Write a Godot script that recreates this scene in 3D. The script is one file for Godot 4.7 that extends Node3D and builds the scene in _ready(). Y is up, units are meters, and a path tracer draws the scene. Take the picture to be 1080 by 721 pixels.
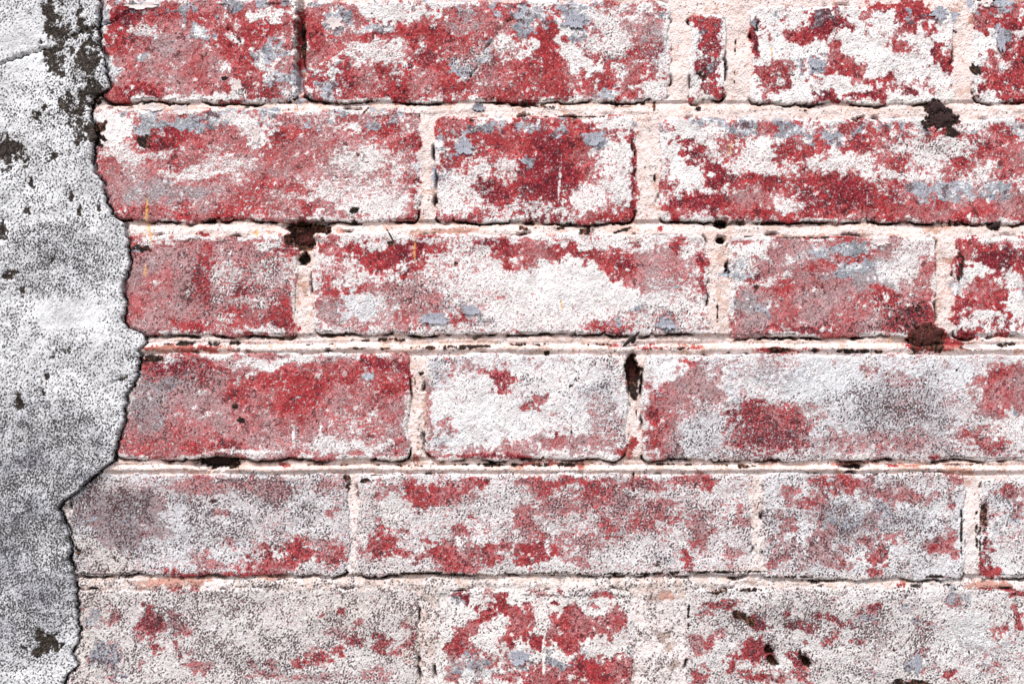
extends Node3D
# A close view of an old brick wall: peeling red, blue-grey and white paint on the bricks, painted mortar, a broken coat of plaster on the left.
# The wall is laid out on its own drawing: u to the right, v downwards, one unit = S metres, (540, 360) at EYE height. Depths (towards the viewer) use the same unit.

const S := 0.00055
const EYE := 1.3
const DIST := 0.95

# ---- the drawing of the wall -------------------------------------------------------------------------------------------------------------
const ROW_TOP := [-4, 119, 248, 376, 501, 622]
const ROW_BOTTOM := [106, 233, 353, 483, 606, 730]
const PITCH := 124.0

# u0 v0 u1 v1, white coverage, fineness of the flaking, tone of the red (-1 crimson, 0 bright, 1 dusty), blue undercoat, grey film, soot
# then its stains: letters, centre, radii, [strength], [angle]: W white, R bare of white, F fine / L large flakes, D crimson, C bright red, P dusty, B blue-grey, G film, S soot, N no soot, M dirt and dark crevices, Y grime, H hole
func brick_list() -> Array:
	return [
	[107, -2, 311, 107, .05, .4, .36, .08, .08, .2,
		"WLB 145 2 26 6; RD 126 17 26 10; B 106 18 9 18 1; B 191 14 8 17; WF 148 32 24 7 .6; W 237 20 10 6; W 246 41 11 8; WG 118 68 6 18; G 160 44 30 12 .7; B 212 34 14 9; W 250 90 8 11; WB 268 60 10 13; W 240 68 5 7; B 147 60 9 5; W 165 103 30 4; W 236 103 24 4; M 235 81 5 3; M 184 86 6 3 .6; RC 285 32 26 16 .8; W 291 12 20 8; WB 288 60 12 20; B 298 84 18 12; W 301 96 9 6; D 273 95 22 8; D 145 96 30 7; P 180 65 40 22; RC 120 45 8 14; M 215 58 5 4 .5; RC 252 20 10 16; D 283 80 12 8; S 275 100 40 10; W 270 20 10 8; B 245 5 16 6"],
	[323, 2, 706, 106, .2, .55, .12, .1, .12, .16,
		"WL 404 12 56 11; WB 350 24 13 16; B 366 16 12 8; B 396 30 20 6; RCL 447 36 32 14 1; RCL 386 39 22 8; RC 331 30 12 24; RCL 347 50 26 10; G 490 24 22 15; WF 395 55 46 12 .7; D 440 61 26 10; DB 354 72 13 9; B 343 92 14 10; D 362 88 12 8; RC 420 94 42 9; RC 468 84 30 15; RC 514 26 14 20; B 512 48 10 8; B 511 62 9 6; B 492 68 16 9; B 485 75 12 8; S 500 65 30 14; RCL 512 97 14 8; B 556 22 18 16; RCL 578 38 26 20 1; B 607 16 28 14; D 575 5 34 8; WL 603 46 18 18; B 608 40 12 14; RC 562 78 44 22; W 655 18 44 9; WF 645 42 28 16; WL 618 72 18 13; W 655 78 9 10; RP 676 26 22 12 .8; GFP 692 46 16 26; D 690 58 14 14; RCL 661 88 13 15; B 637 98 16 8; W 690 93 18 9; D 646 55 10 6; B 640 62 9 5; RC 625 35 12 5; W 545 52 20 14 .6; S 650 58 40 14 .7; RC 585 58 13 16"],
	[728, 17, 763, 106, .12, .4, -.35, .12, .1, .3,
		"RC 743 32 12 12; D 735 60 9 20; B 752 72 9 9; M 740 78 6 9 .7; RC 756 98 10 8; W 733 84 5 10; D 757 45 6 16; R 735 28 9 12"],
	[792, 8, 1004, 109, .78, .08, .15, .03, .1, .12,
		"RDL 868 28 30 18 1 -12; R 878 52 11 11; R 840 36 18 5; RD 948 6 28 10 1; RD 962 18 18 12; R 940 34 10 9; R 957 30 9 8; R 983 31 8 6; R 953 50 14 7; RD 994 66 13 14; RD 832 90 15 12; R 826 72 14 10; B 860 68 10 9 1; B 841 67 7 6; R 886 66 12 11; R 875 75 9 5; R 907 77 12 9; R 932 88 16 8; R 954 92 8 12; RD 865 101 16 5; RD 905 102 34 5; RD 797 40 4 30; R 803 76 9 12; D 955 97 14 5; W 930 45 16 22; S 825 82 18 12; D 985 45 14 6; M 798 35 3 14 .7; WL 848 98 18 7"],
	[1027, 2, 1245, 107, .4, .1, -.1, .12, .1, .2,
		"RCL 1037 19 14 14 1; RCL 1070 18 14 16 1; WL 1046 46 13 13; BL 1056 42 8 22 1; RDL 1072 74 15 20; RD 1055 97 18 9; M 1030 72 6 10 .6; W 1073 42 9 9; B 1058 3 14 7; W 1040 100 7 6; RC 1110 50 40 30; B 1180 30 20 10; D 1032 92 8 12; B 1057 70 5 6"],
	[92, 116, 441, 233, .2, .85, .38, .07, .05, .12,
		"WLN 122 140 20 22 1; RD 174 143 24 10 1 -8; DM 152 147 8 8 .7; B 160 134 20 7 1 -20; B 195 130 16 8; RC 216 136 26 12; B 228 121 14 5; RC 219 119 8 4; BW 250 126 28 9; WF 165 163 40 6 .6; RC 196 155 22 18 .8; WFN 128 165 22 14 .7; RC 238 148 16 8; WF 238 172 30 12 .6; WL 270 146 5 12 1; W 283 142 8 10; RC 345 134 40 7; RC 300 150 22 14 .8; RC 318 138 18 10; B 342 132 14 7; B 390 129 12 7; RD 402 132 18 8; WL 366 131 12 8; P 330 166 80 16; RPF 305 168 40 16 .5; W 385 170 46 16 .6; RD 437 150 7 14; G 434 170 10 18; P 148 200 56 22; G 170 205 70 16; F 180 200 90 20; RC 215 228 60 5; R 150 226 20 6 .7; WF 360 205 70 20 .55; RD 290 192 24 9 .7; P 290 180 30 14; D 372 222 14 6; RC 330 217 26 7; RC 126 218 10 20 .7; W 395 218 40 12; M 221 234 10 3; S 140 228 40 5; RC 315 200 16 5; RP 112 190 8 30; WF 200 182 30 6; D 440 200 4 30; M 377 162 3 3; M 373 221 6 4; WLN 336 223 9 6"],
	[459, 124, 669, 234, .28, .6, -.18, .06, .08, .08,
		"RD 575 155 45 28 1; RD 578 190 40 24 1; RC 505 140 34 12; RC 525 160 26 14; WF 500 190 32 14 .8; WF 490 215 34 10 .7; BL 489 155 13 11 1; B 475 168 10 9; BL 465 150 5 10; BL 628 146 15 11 1; B 655 156 8 9; B 557 168 6 7 1; B 465 190 10 20; W 645 164 22 20; W 652 200 16 24; WF 630 205 28 12 .6; B 640 204 10 5; RD 668 155 4 28; RD 668 205 4 30; RC 640 230 30 5; RD 520 200 24 16; RC 606 138 22 10; D 570 218 50 12; WF 560 220 34 8 .5; W 475 200 14 20; RC 612 165 14 12; W 650 130 18 6; M 666 152 2 8; W 590 190 1.3 26 .8 4; WF 535 178 12 16 .6; RC 482 158 8 6; W 615 212 18 12 .7"],
	[697, 126, 1112, 234, .4, .5, -.05, .06, .1, .1,
		"WLN 722 148 26 22 1; WLN 722 182 22 14 1; RD 715 148 12 5 .7; B 752 129 18 5 1; B 792 138 18 8 1; W 740 135 16 6; B 836 142 26 9 .8; B 880 150 16 10; RC 776 130 22 4; R 830 131 16 5; RC 866 148 18 16; RD 735 158 14 16 .7; R 905 150 22 9; R 930 138 20 6; RC 845 165 30 10; WF 800 172 26 14; RD 820 192 50 12 .9; RD 880 195 40 14; RPD 760 215 52 13 1; RP 790 212 24 12; RC 850 222 80 11 1; RD 900 208 60 14; RC 985 222 90 12 1; RP 1042 213 50 18; RP 1072 165 24 20; BG 990 200 44 12 .9; BG 1050 200 18 9; WF 885 172 40 8; WF 965 165 46 10 .8; WL 830 217 24 8; WF 950 185 30 6; W 1000 150 26 10; RD 1038 158 12 8; S 1000 150 60 16; RC 1015 172 24 6; RC 940 170 18 8; W 742 196 20 6 .8 30; R 704 222 20 5 1 30; RD 708 215 6 8; D 720 208 18 10; WL 800 152 12 10; RC 1055 135 14 6; W 1020 130 20 6; RD 760 186 18 8; F 900 210 100 16; W 860 232 20 2"],
	[100, 248, 312, 354, .08, .85, .62, .03, .1, .24,
		"WF 236 288 18 26 .55; WF 285 285 28 20 .5; D 212 290 11 34 .9; D 178 305 3 16; RC 228 338 36 9 1 -12; RC 205 345 24 7; RC 275 322 30 9; RC 302 320 7 24; WF 262 318 26 10 .5; W 290 258 22 5; W 235 338 10 8 .5; W 160 255 26 5 .6; BM 146 262 14 5 .7; RCL 210 340 16 5; D 255 300 20 8; S 210 300 20 34; D 150 258 12 6; D 183 337 8 5; S 270 305 50 40; RD 300 345 10 8; P 160 300 34 36; W 275 348 30 4; C 290 330 18 16; D 285 275 20 10; N 158 310 16 20"],
	[331, 247, 746, 352, .66, .78, .1, .06, .12, .08,
		"RCL 352 261 22 9 1; RCL 400 272 40 17 1; RDL 432 262 18 14; RC 455 263 20 10; RC 400 280 26 9; RD 422 282 12 9; RC 350 307 14 22; RP 348 325 14 14; RP 365 337 24 9; G 370 325 30 14; WF 375 322 18 20; R 408 302 16 5; R 380 304 12 6; RP 440 315 30 22 .7; RP 420 338 44 10 .6; B 458 334 20 10 1; W 462 342 12 6; B 497 326 14 9 1; R 497 336 20 8; S 440 310 40 20; RCL 551 264 20 13 1; RCL 604 268 32 14 1 12; RD 530 262 10 9; RC 640 272 22 12; RD 510 254 16 4; RD 538 268 5 8; WLN 600 302 80 24 1 8; WN 560 330 60 16; WN 520 290 26 14; RD 664 282 18 14; RC 670 296 16 10 1 40; RP 700 275 40 14; RPG 700 288 34 22 .6; B 712 304 12 7; RD 742 285 5 26; B 676 325 18 9 1; BL 702 340 14 8 1; B 650 338 10 5; RC 645 344 22 6; W 660 257 40 6; M 481 278 3 3; W 700 320 26 10; S 700 335 40 14; S 660 349 70 4; S 420 349 70 4; GS 505 340 20 6; RD 710 258 10 6; WL 360 300 12 8 .6; W 730 262 14 7; R 668 256 7 5; D 500 265 16 6; WN 380 330 20 8; M 410 258 4 4; RCL 535 280 10 4"],
	[769, 250, 986, 355, .16, .7, .62, .05, .12, .2,
		"WL 795 262 26 9; B 893 264 42 7 .9 -6; W 928 254 10 7; RC 878 275 56 6 .8 -14; BG 905 284 36 9 .9 -10; GP 870 268 30 10; RP 880 305 80 18 1 -8; RC 850 300 40 8 .7 -8; GP 790 322 22 18; B 800 325 20 7 .6; WF 945 285 22 18 .8; G 915 295 28 14; RD 800 292 14 14; M 799 303 4 4; RP 875 335 90 10; SM 962 328 24 22 .35; SD 955 335 26 14; D 935 318 14 16; W 785 275 14 16 .7; W 815 290 16 8 .5; B 780 290 16 8; W 790 300 40 4 .5; R 820 275 18 10; W 838 272 12 6 .6; S 880 345 100 8; WF 960 265 22 12 .7; D 840 347 40 5; W 802 268 3 18 .9 -55; B 780 282 12 10; B 865 262 14 6"],
	[1008, 250, 1222, 355, .34, .3, -.2, .08, .12, .16,
		"RC 1018 268 12 12; RD 1048 276 20 14 1; RC 1030 262 22 8; WL 1028 286 16 6; RDP 1032 308 18 16; W 1066 298 14 18; RC 1058 320 20 16; B 1073 257 14 8; B 1013 298 7 12; W 1020 342 14 5; RD 1015 330 10 20; W 1075 318 9 14; RDM 1012 280 4 24 .5; D 1055 340 24 6; P 1150 300 60 40; W 1045 330 14 5; B 1075 310 8 8; RC 1075 280 6 12"],
	[100, 373, 431, 484, .12, .8, .56, .04, .2, .22,
		"GSP 158 425 26 46; B 178 410 16 12 .35; GS 200 400 36 14; RP 250 425 70 34 1; C 300 430 44 26; C 225 470 40 14; P 270 440 40 30; RD 180 384 40 7; W 176 380 12 5 .6; RD 214 396 10 14; W 262 384 22 6; W 310 379 30 4; WL 285 386 46 3.4 1.2 -19; RC 360 388 34 9; RD 395 383 16 8; RC 292 412 60 24; WF 385 446 40 18 .3; RC 405 436 16 10; RC 412 412 16 12; B 386 398 8 5; WF 360 470 60 7 .8; W 308 448 2 26 1; W 338 460 1.6 20 .8; RC 270 405 20 8; M 247 428 4 3; M 252 443 7 3; SD 240 470 20 8; W 215 438 2 12 .4 60; W 278 452 1.4 24 .4 12; W 135 410 10 22 .7; Y 140 400 16 30; RD 425 395 6 16; W 260 476 40 3; RD 350 400 30 5; R 318 440 20 30; N 300 420 40 20; S 165 460 36 16; F 160 430 40 50; D 190 390 50 8; SM 155 378 30 4 .6; C 320 400 40 20"],
	[448, 374, 661, 484, .88, .55, .2, .04, .45, .12,
		"RDL 527 403 14 11 1; R 520 393 18 4; RD 545 402 9 8; R 560 425 10 8; R 480 450 16 7; RD 484 452 6 4; R 476 444 9 4; R 570 420 7 8; R 590 405 7 8; RP 520 474 60 7; RP 620 472 44 9; GS 458 395 10 18; GB 480 385 34 10 .4; GB 470 455 26 22 .4; GSP 632 425 26 32; RPF 635 440 22 34 .5; WLN 510 452 40 20; WN 575 395 40 18; S 640 390 20 20; S 650 460 14 18; RD 515 481 60 3; S 560 410 20 14; M 602 452 1.4 6; S 600 405 14 12; RP 595 465 40 6; GB 560 380 44 7 .4; S 470 380 24 6; M 604 404 8 2 .7 -40; N 520 470 60 8; RP 452 430 4 30"],
	[678, 374, 1095, 485, .64, .8, .5, .05, .6, .24,
		"RP 696 445 22 44 1; RC 692 455 14 24; RC 704 400 12 5; RP 728 400 34 14; RC 725 380 12 8; WLN 700 392 16 9; W 690 382 20 4; WL 715 384 10 7; D 690 413 10 8; GS 745 458 34 24; W 738 462 22 18 .6; RP 730 415 26 18; WN 785 400 28 20; BG 790 390 36 12 .5; RD 812 452 46 30 .85; RD 790 430 24 12; RP 832 440 24 16 .7; RD 840 468 20 12; S 812 455 46 30; WGN 870 400 60 24 1; BG 830 395 40 12 .4; WB 775 415 16 12 .6; WG 960 395 70 16; B 960 395 40 10 .4; GSF 940 425 80 30; SGF 930 455 90 26; WF 890 440 30 30 .7; RP 920 465 70 14 .6; D 960 430 20 14; S 960 440 60 30; RCL 1062 415 34 34 1; RP 1055 430 26 30; RC 1045 460 30 16; W 1074 440 12 10; B 1070 436 6 4; WF 1040 445 26 5; WF 1060 455 24 6; W 1078 460 14 10; D 1050 475 30 6; S 1030 475 70 6; S 800 481 90 4; W 1075 380 20 5; M 1009 390 2 2; B 1010 390 18 14 .5; W 758 450 1.5 26 .8; RP 1085 410 20 30; RF 955 402 24 10 .5; R 918 390 8 9; WGN 1015 395 16 16; S 700 475 20 8; B 752 380 16 8 .6; W 765 370 30 6"],
	[74, 501, 367, 607, .68, .88, .5, .05, .7, .5,
		"RPGS 128 545 52 34 1; B 120 550 30 16 .3; SSG 135 555 50 30; RP 205 512 28 12; RP 215 525 14 14; WFS 225 545 50 26; W 205 580 60 20; RP 209 590 8 12; R 216 578 6 7; RCL 300 585 40 12 1 -8; RCL 316 575 14 16; RCL 335 592 18 8; RC 343 572 8 16; RC 348 585 10 8; RC 285 598 40 4; RP 228 598 18 6; WL 296 585 8 6; W 322 597 12 4; WF 330 545 30 30 .8; R 345 512 16 8; R 290 516 30 12; RP 250 510 22 8; P 270 545 30 16; R 350 540 6 8; D 262 586 8 6; W 104 577 40 8 1 38; WY 100 585 40 12 1 30; G 90 520 30 14; Y 110 515 36 10; GS 190 555 16 34; S 270 540 80 40; P 170 530 30 20; W 88 560 12 8; RP 230 540 12 6; M 225 528 6 4 .6; RP 335 575 10 10; R 240 575 6 6"],
	[377, 500, 791, 606, .76, .85, .28, .03, .4, .42,
		"RCL 468 517 44 12 1; RC 450 530 34 9; R 420 515 20 10; R 495 508 24 6; RCL 404 566 14 14 1; RCL 400 578 20 9; RC 395 586 10 9; R 398 550 9 7; RCL 474 583 38 12 1; RCL 490 560 12 16 1; RCL 505 584 28 13 1; RP 485 575 20 8; WL 486 573 7 6; R 420 560 10 4; RC 446 588 12 7; RC 425 582 10 6; RP 552 548 12 16; RCL 560 582 22 14 1; RC 585 580 14 6; RP 556 560 14 9; R 616 592 20 7; RC 633 518 28 12; RC 600 508 40 7; R 575 518 14 8; R 560 510 20 8; R 672 555 16 6; R 684 548 20 9; R 700 530 20 6; RC 735 508 24 8; R 680 510 30 6; RP 740 552 14 14; RC 727 590 9 10; RP 772 585 12 7; R 640 558 10 8; R 735 570 12 7; WN 600 550 30 14; W 660 585 40 12; RP 590 535 30 7; W 520 535 20 12 .8; GS 700 588 10 8; RP 610 575 30 9 .5; R 780 548 9 14; WF 420 540 20 10; S 640 540 120 40; M 692 594 6 3 .5; R 752 560 9 6; R 575 565 7 5; W 580 592 14 6; RC 480 600 30 4; R 530 575 14 6; RP 650 530 30 8; RF 640 545 100 26 .35"],
	[805, 500, 1017, 610, .8, .6, .42, .05, .7, .5,
		"RC 893 510 16 12 1; RC 862 508 12 8; R 868 525 12 10; RC 848 530 14 5; RP 826 574 14 14; R 830 555 9 14; RPL 862 570 18 12; RP 862 588 18 9; RCL 922 586 18 11 1; R 912 572 8 5; RD 891 595 6 6; R 890 578 7 5; RC 923 603 9 5; RP 980 578 9 8; RPL 996 575 14 9 1; RC 986 580 5 5; RP 945 568 7 8; RP 930 570 7 5; R 815 594 7 8; RP 920 515 36 10; RP 950 525 40 8 .7; RD 1002 525 7 12; RC 1007 502 10 10; SGB 900 545 50 18 .7; GS 960 550 50 12; WN 845 560 10 14; W 960 590 24 12; G 985 600 24 8; RP 870 550 10 16 .6; RP 825 590 14 6; RP 880 590 18 7; R 830 520 14 10; S 890 540 80 40; W 905 523 4 12 .8 -30; R 1008 585 8 6"],
	[1035, 505, 1246, 611, .85, .5, .1, .12, .4, .4,
		"RPM 1039 545 4 36 .55; RD 1041 590 6 20; RC 1046 604 11 5; GSR 1066 522 20 14; SG 1060 530 22 10; B 1060 550 14 12; M 1048 540 5 3 .5; Y 1070 520 14 12; R 1058 562 4 4; M 1034 570 1.5 34"],
	[60, 622, 441, 735, .9, .82, .35, .05, .55, .6,
		"RPL 120 648 6 11 1 15; RPD 160 658 11 18 1; RD 157 640 7 6; RP 183 652 5 9 1; R 148 665 7 8; B 98 654 12 12 1; BL 102 690 15 18 1; BL 116 695 9 10; BL 125 712 8 8 1; B 84 640 4 5; RP 113 706 9 14 1; R 120 692 8 7; RC 163 684 6 6; RD 184 682 9 8; R 150 700 5 5; R 200 686 6 4; RC 317 694 9 8 1; RC 338 692 12 8 1; RC 356 690 8 8 1; RD 404 677 9 9; RC 432 680 9 11; R 360 668 22 10 .7; RD 372 676 9 6; R 378 657 6 6; RD 359 645 4 5; RC 338 648 3 3; R 285 700 6 6; R 265 700 4 5; R 265 670 4 6; R 430 660 8 8; RP 330 715 34 5 .7; RP 395 712 24 8 .5; Y 330 640 80 16 .5; Y 380 650 60 30 .5; YS 440 680 14 50; W 250 670 50 24; RP 210 703 14 6; RD 275 712 24 5 .6; R 190 665 10 6; Y 90 700 16 40; Y 95 640 24 24; B 110 705 20 16 .6; R 420 690 14 6 .6; S 260 660 120 40"],
	[459, 622, 667, 735, .68, .25, .15, .08, .3, .34,
		"RDL 493 634 8 12 1; RCL 520 644 26 8 1 -28; RCL 536 638 20 12 1; RCL 482 667 7 8; RCL 497 667 10 8 1; R 480 683 14 8; RP 477 700 9 12; RC 478 712 9 8; B 479 640 14 11 .9; WL 470 660 9 16; BG 497 700 22 14; WL 520 665 22 12; W 485 650 12 8; RCL 598 650 20 20 1; RC 548 655 16 16; RC 560 645 10 10; RD 562 672 14 10; RCL 606 668 32 9 1 -25; RCL 567 680 8 12; RCL 627 664 8 9 1; RC 648 645 10 14; RC 590 630 8 8; RC 633 628 18 4; BL 548 694 14 12 1; BL 585 696 24 10 1; B 620 688 14 8; WL 600 690 14 5; RCL 608 712 56 14 1; RCL 650 706 16 20 1; RCL 555 715 22 9; RC 530 714 12 7; R 604 682 16 6; WL 640 680 22 14; R 640 660 6 14; W 560 632 30 6; RC 545 665 12 12; W 573 680 1.8 46 1; RC 520 700 8 6; GL 510 712 20 10; W 576 640 14 8; R 655 650 6 20; WL 538 690 16 7; B 550 705 9 6"],
	[725, 622, 1135, 735, .88, .6, .25, .06, .6, .55,
		"MRD 779 649 9 5 1 25; MRD 791 655 7 4 1 25; RD 802 658 12 7 1 25; RD 748 637 14 6; RD 765 635 12 5; R 745 648 10 5; RCL 794 685 16 14 1; RD 806 690 12 12; MH 812 686 5 5 1; RD 835 700 8 10; MH 815 697 7 4 1 45; MH 852 699 8 4 1 50; RD 844 703 12 8; M 844 692 4 7; RPL 818 714 18 9 1; RC 848 712 8 8; RC 773 703 12 9; RC 800 712 16 7; R 745 678 10 8; R 758 668 8 6; R 775 690 9 5; RD 850 660 14 8; D 822 660 14 7; RD 868 650 8 8; RD 884 654 7 7; RD 920 642 8 6 1 -40; R 893 657 9 5 1 -40; RD 835 655 9 9; R 905 677 8 4; R 877 676 8 5; R 850 678 5 4; B 920 654 12 8; B 958 641 6 4; B 978 658 10 10; B 902 652 8 8; RC 974 685 5 6 1; BL 968 702 9 16 1; RC 975 707 8 4; R 960 700 5 6; WGN 1025 668 34 30; BG 1040 690 40 26 .4; RCL 1056 664 7 9 1; RCL 1074 656 7 12 1; RC 1070 640 5 6; M 943 685 2.5 2.5; MY 960 721 26 5; RCL 1056 620 30 5 1 12; SB 1012 630 12 12; S 840 655 60 26; B 985 700 6 6; M 1022 685 2 8 .8 -30; R 1000 712 6 8; M 726 655 1.6 24; RP 732 680 6 14; R 738 712 8 10; S 860 660 120 30; B 920 710 20 5"],
	]

# stains and dark crevice lines of the mortar, the plaster and of whatever lies at that place
const JOINT_STAINS := "O 154 221 1.6 16; O 157 243 1.6 14 .9 -8; O 152 285 1.5 8; O 437 262 1.3 14; O 592 322 1.3 6; O 813 56 1.3 8 .8; O 770 156 1.4 10 .7 15; O 938 360 2 3; O 270 245 2 5; RDH 316 52 5 50 1; MDR 319 45 4 26; RC 316 78 5 16; W 316 98 10 6; B 320 100 12 8; M 318 30 3 16; W 317 3 12 5; B 330 3 8 4; WN 715 60 18 60; WN 777 60 14 60; M 775 60 1.2 36 .6 2; B 1010 10 14 10; RP 1005 44 8 5 .6; M 1007 33 3 3; B 1010 72 7 7; Y 1010 100 20 14 .6; WN 1018 60 12 50; M 984 112 8 10; M 995 126 15 13 .9; M 1002 138 8 6 .8; RD 1004 138 6 5; M 978 130 8 8 .8; " \
	+ "Y 160 113 50 7 .7; Y 240 112 50 6 .5; Y 390 110 90 4 .5; Y 560 108 100 4 .6; Y 850 111 70 4 .8; Y 960 112 60 7 .6; Y 735 108 14 8 1; Y 720 95 14 10 .6; M 560 111 40 2 .8; M 505 116 7 2 .8; M 488 126 16 2.5 .8; M 440 109 40 1.8 .8; M 575 113 22 3 .4; M 605 122 50 1 .9; M 655 112 14 1.4 .7; B 403 117 14 6 1; B 275 118 20 4; B 285 116 14 4; M 300 115 14 1.4 .8; M 385 116 8 1.6 .8 -50; M 850 116 40 1.4 .4; M 690 112 2 6; M 737 114 5 3; RD 225 120 10 4; Y 172 112 5 10 .5; M 104 145 6 9; M 100 160 3 14; M 108 133 2 10 .8 30; " \
	+ "MHY 322 240 24 7 1; MHY 320 254 16 12 1; MH 318 272 7 7 1; M 303 252 6 8; Y 321 262 18 22; RD 300 255 8 12; Y 312 315 3 34 1; RCL 356 240 6 5; M 345 243 4 4; RC 482 232 8 3; RC 478 243 28 3; R 440 245 14 4; M 552 241 6 3; M 585 240 26 2; Y 590 238 50 6 .8; M 620 246 14 2; M 655 243 14 2 .9 -20; Y 655 245 20 6; M 618 243 8 4 .7; RD 695 241 6 3; R 712 253 9 5; MH 759 236 8 5 1; MH 760 253 6 4 1; Y 760 250 12 30; Y 760 320 10 60 .7; M 756 328 1.2 16 .8; Y 800 240 40 5 .4; M 690 186 2 6; MY 1048 238 6 6; Y 1010 238 60 6 .5; M 1000 235 20 4 .5; M 855 250 40 1.4 .8; RC 860 249 40 2; Y 975 320 24 50 .4; R 985 240 22 5 .5; RD 212 246 9 3; D 247 245 5 4; M 545 100 30 2 .3; Y 318 290 10 60 .3; M 316 330 2 10 .6; R 320 306 2 9 .7; " \
	+ "MD 215 362 60 3 .8; RD 190 367 60 4; RC 175 370 30 4; Y 210 366 70 8 .9; M 400 358 40 2.4 .8; M 470 366 40 3 .8; Y 450 364 110 8 .9; M 335 363 26 2 .6; M 500 365 30 2; M 390 367 30 1.6 .8; Y 600 364 80 8 .7; M 560 363 30 1.6 .7; M 640 363 40 1.4 .7; M 690 367 60 2 .7; Y 720 366 70 7 .6; RD 690 365 60 3 .5; MRD 820 368 20 3; M 855 370 10 3.4; M 905 370 34 3; B 905 371 12 3; RD 830 370 40 3.4 .7; RDM 978 358 26 16 .8; RD 1000 364 30 6; RC 1010 366 20 4; M 1060 363 14 3; M 1020 366 20 2; Y 880 364 90 6 .6; R 1075 372 6 3; M 667 358 4 4; M 667 394 7.5 24 1.2; MH 667 391 6 18 1.2; M 670 412 3 10 1; Y 667 395 9 30; RD 663 400 4 14; RD 665 470 6 12; RC 660 475 8 5; M 671 445 1.4 14 .7; Y 663 440 3 40; Y 440 430 12 60 .6; S 440 470 14 30; M 437 398 1.4 14 .6; M 443 393 3 3; WN 672 440 8 40; M 576 372 3 3; R 450 432 4 10; RCL 420 467 8 5 1 -40; RD 418 478 5 4; RD 440 485 6 5; RC 453 478 4 4; " \
	+ "MH 228 488 24 6 1; M 220 485 18 4; M 245 488 4 7 .8 30; Y 210 490 90 7 1; Y 380 488 100 8 .8; M 380 490 70 1.5 .7; M 520 490 50 1.8 .9; M 440 491 30 1.2 .6; Y 560 488 140 8 .6; M 580 490 40 2.4; RD 580 488 40 4 .5; M 730 490 50 1.4 .9; M 780 491 20 2.2; M 700 489 30 1.2 .6; Y 740 488 80 6 .7; MH 900 492 14 2.6 1; M 870 487 40 1.8 .4; RD 952 490 20 2; M 1030 490 40 1.4 .7; Y 960 490 120 8 .8; RD 985 483 8 3; M 640 488 40 1.2 .6; RC 1010 498 9 9; M 385 507 6 3; M 365 505 4 4; RD 905 489 30 3 .5; Y 400 560 26 60 .25; RD 300 491 8 3; " \
	+ "RCL 182 613 46 8 1 -3; RC 250 606 40 2.6 1; RC 280 604 24 3 1; RC 285 608 16 3; Y 330 615 90 8 .9; S 330 615 90 8; M 270 619 30 1.4; GS 280 617 30 4; Y 440 612 60 9 .9; S 440 613 70 10; Y 470 606 60 3 1; M 440 605 60 1.6 .8; Y 560 612 100 9 .8; YS 680 618 60 14; M 680 605 60 2 .8; M 590 604 40 1.2; M 760 603 60 1.4 1; Y 780 600 30 3 1; M 755 623 14 3.6; M 780 622 40 2 .7; RP 790 616 8 4; Y 740 612 60 6 .6; Y 850 615 60 8 .8; M 860 612 30 1.6 .4; M 830 608 40 1.2; Y 930 612 40 7 .5; M 990 608 20 1.4 1; RD 950 617 7 4; M 1010 620 12 2; M 1000 617 8 1.4; B 1007 625 10 6; RC 1040 619 26 4 1 8; Y 445 670 14 50 .6; S 690 680 30 50; YS 455 630 12 12; M 688 650 5 4 .5; M 665 650 1 16 .6; S 450 660 12 40; RC 700 630 12 5; R 700 672 5 8; R 707 684 6 4; R 708 700 5 6; G 665 690 4 40 .6; GS 640 625 60 6 .6; WN 1021 560 8 40; M 1014 560 1.5 40 .8; M 1030 560 1.5 40 .8; Y 1000 500 50 6 .6; Y 100 600 30 40 .7; S 100 600 30 40; Y 130 605 20 8 .8; M 120 590 8 2 .7 35; M 82 580 5 4 .7 30; M 60 690 0 0 0; GS 395 560 12 40 .4; S 797 550 10 50"
const PLASTER_STAINS := "G 60 275 60 40 .2; G 30 560 70 120 .8; G 60 470 60 40 .5; G 10 640 50 60 .7; S 50 560 70 110; S 70 275 50 40; M 60 45 14 44 .66; M 92 80 18 50 .62; M 74 118 22 20 .62; M 92 145 14 18 .6; M 12 160 24 14 .6; M 58 10 9 16 .75; M 62 38 14 12 .8; M 54 52 7 6 .8; M 90 40 12 10 .8; M 92 60 16 14 .72; M 60 78 14 12 .72; M 92 88 14 12 .66; M 70 110 16 14 .7; M 82 122 14 14 .75; M 92 140 12 12 .75; M 42 124 10 10 .66; M 4 158 16 18 .85; M 30 168 8 7 .7; M 50 160 14 10 .55; M 86 22 8 20 .72; M 35 193 4 6 1; M 29 223 5 4; M 84 222 4 7 1 20; M 75 206 6 5 .7; M 4 242 9 12 .8; M 10 290 6 7 .9; M 22 306 8 8 .8; M 54 272 4 4; S 65 265 40 34 1; S 40 255 30 20; M 52 397 6 4; M 45 412 4 5; M 22 428 6 4; M 20 420 3 8; M 130 400 5 3 1; M 64 368 12 10 .5; M 8 180 8 6 .5; M 48 679 16 13 1.2; M 48 682 14 10 1.2; M 20 705 10 6 .5; S 60 480 70 60; S 40 540 60 60 1; S 10 600 50 70; SS 30 520 40 40 1; G 40 520 80 90; S 20 650 50 50 .6; N 70 330 40 18; N 30 50 40 34 .7; N 100 340 16 20; G 70 270 50 30 .3; M 5 558 6 8 .4; M 25 192 0 0 0; M 100 200 4 3 .5; S 30 440 60 24 .6; M 20 465 3 2; Y 85 80 24 70 .5; M 104 220 4 4 .7; M 122 345 0 0 0; S 60 590 30 40; M 85 65 5 4 .8"
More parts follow.
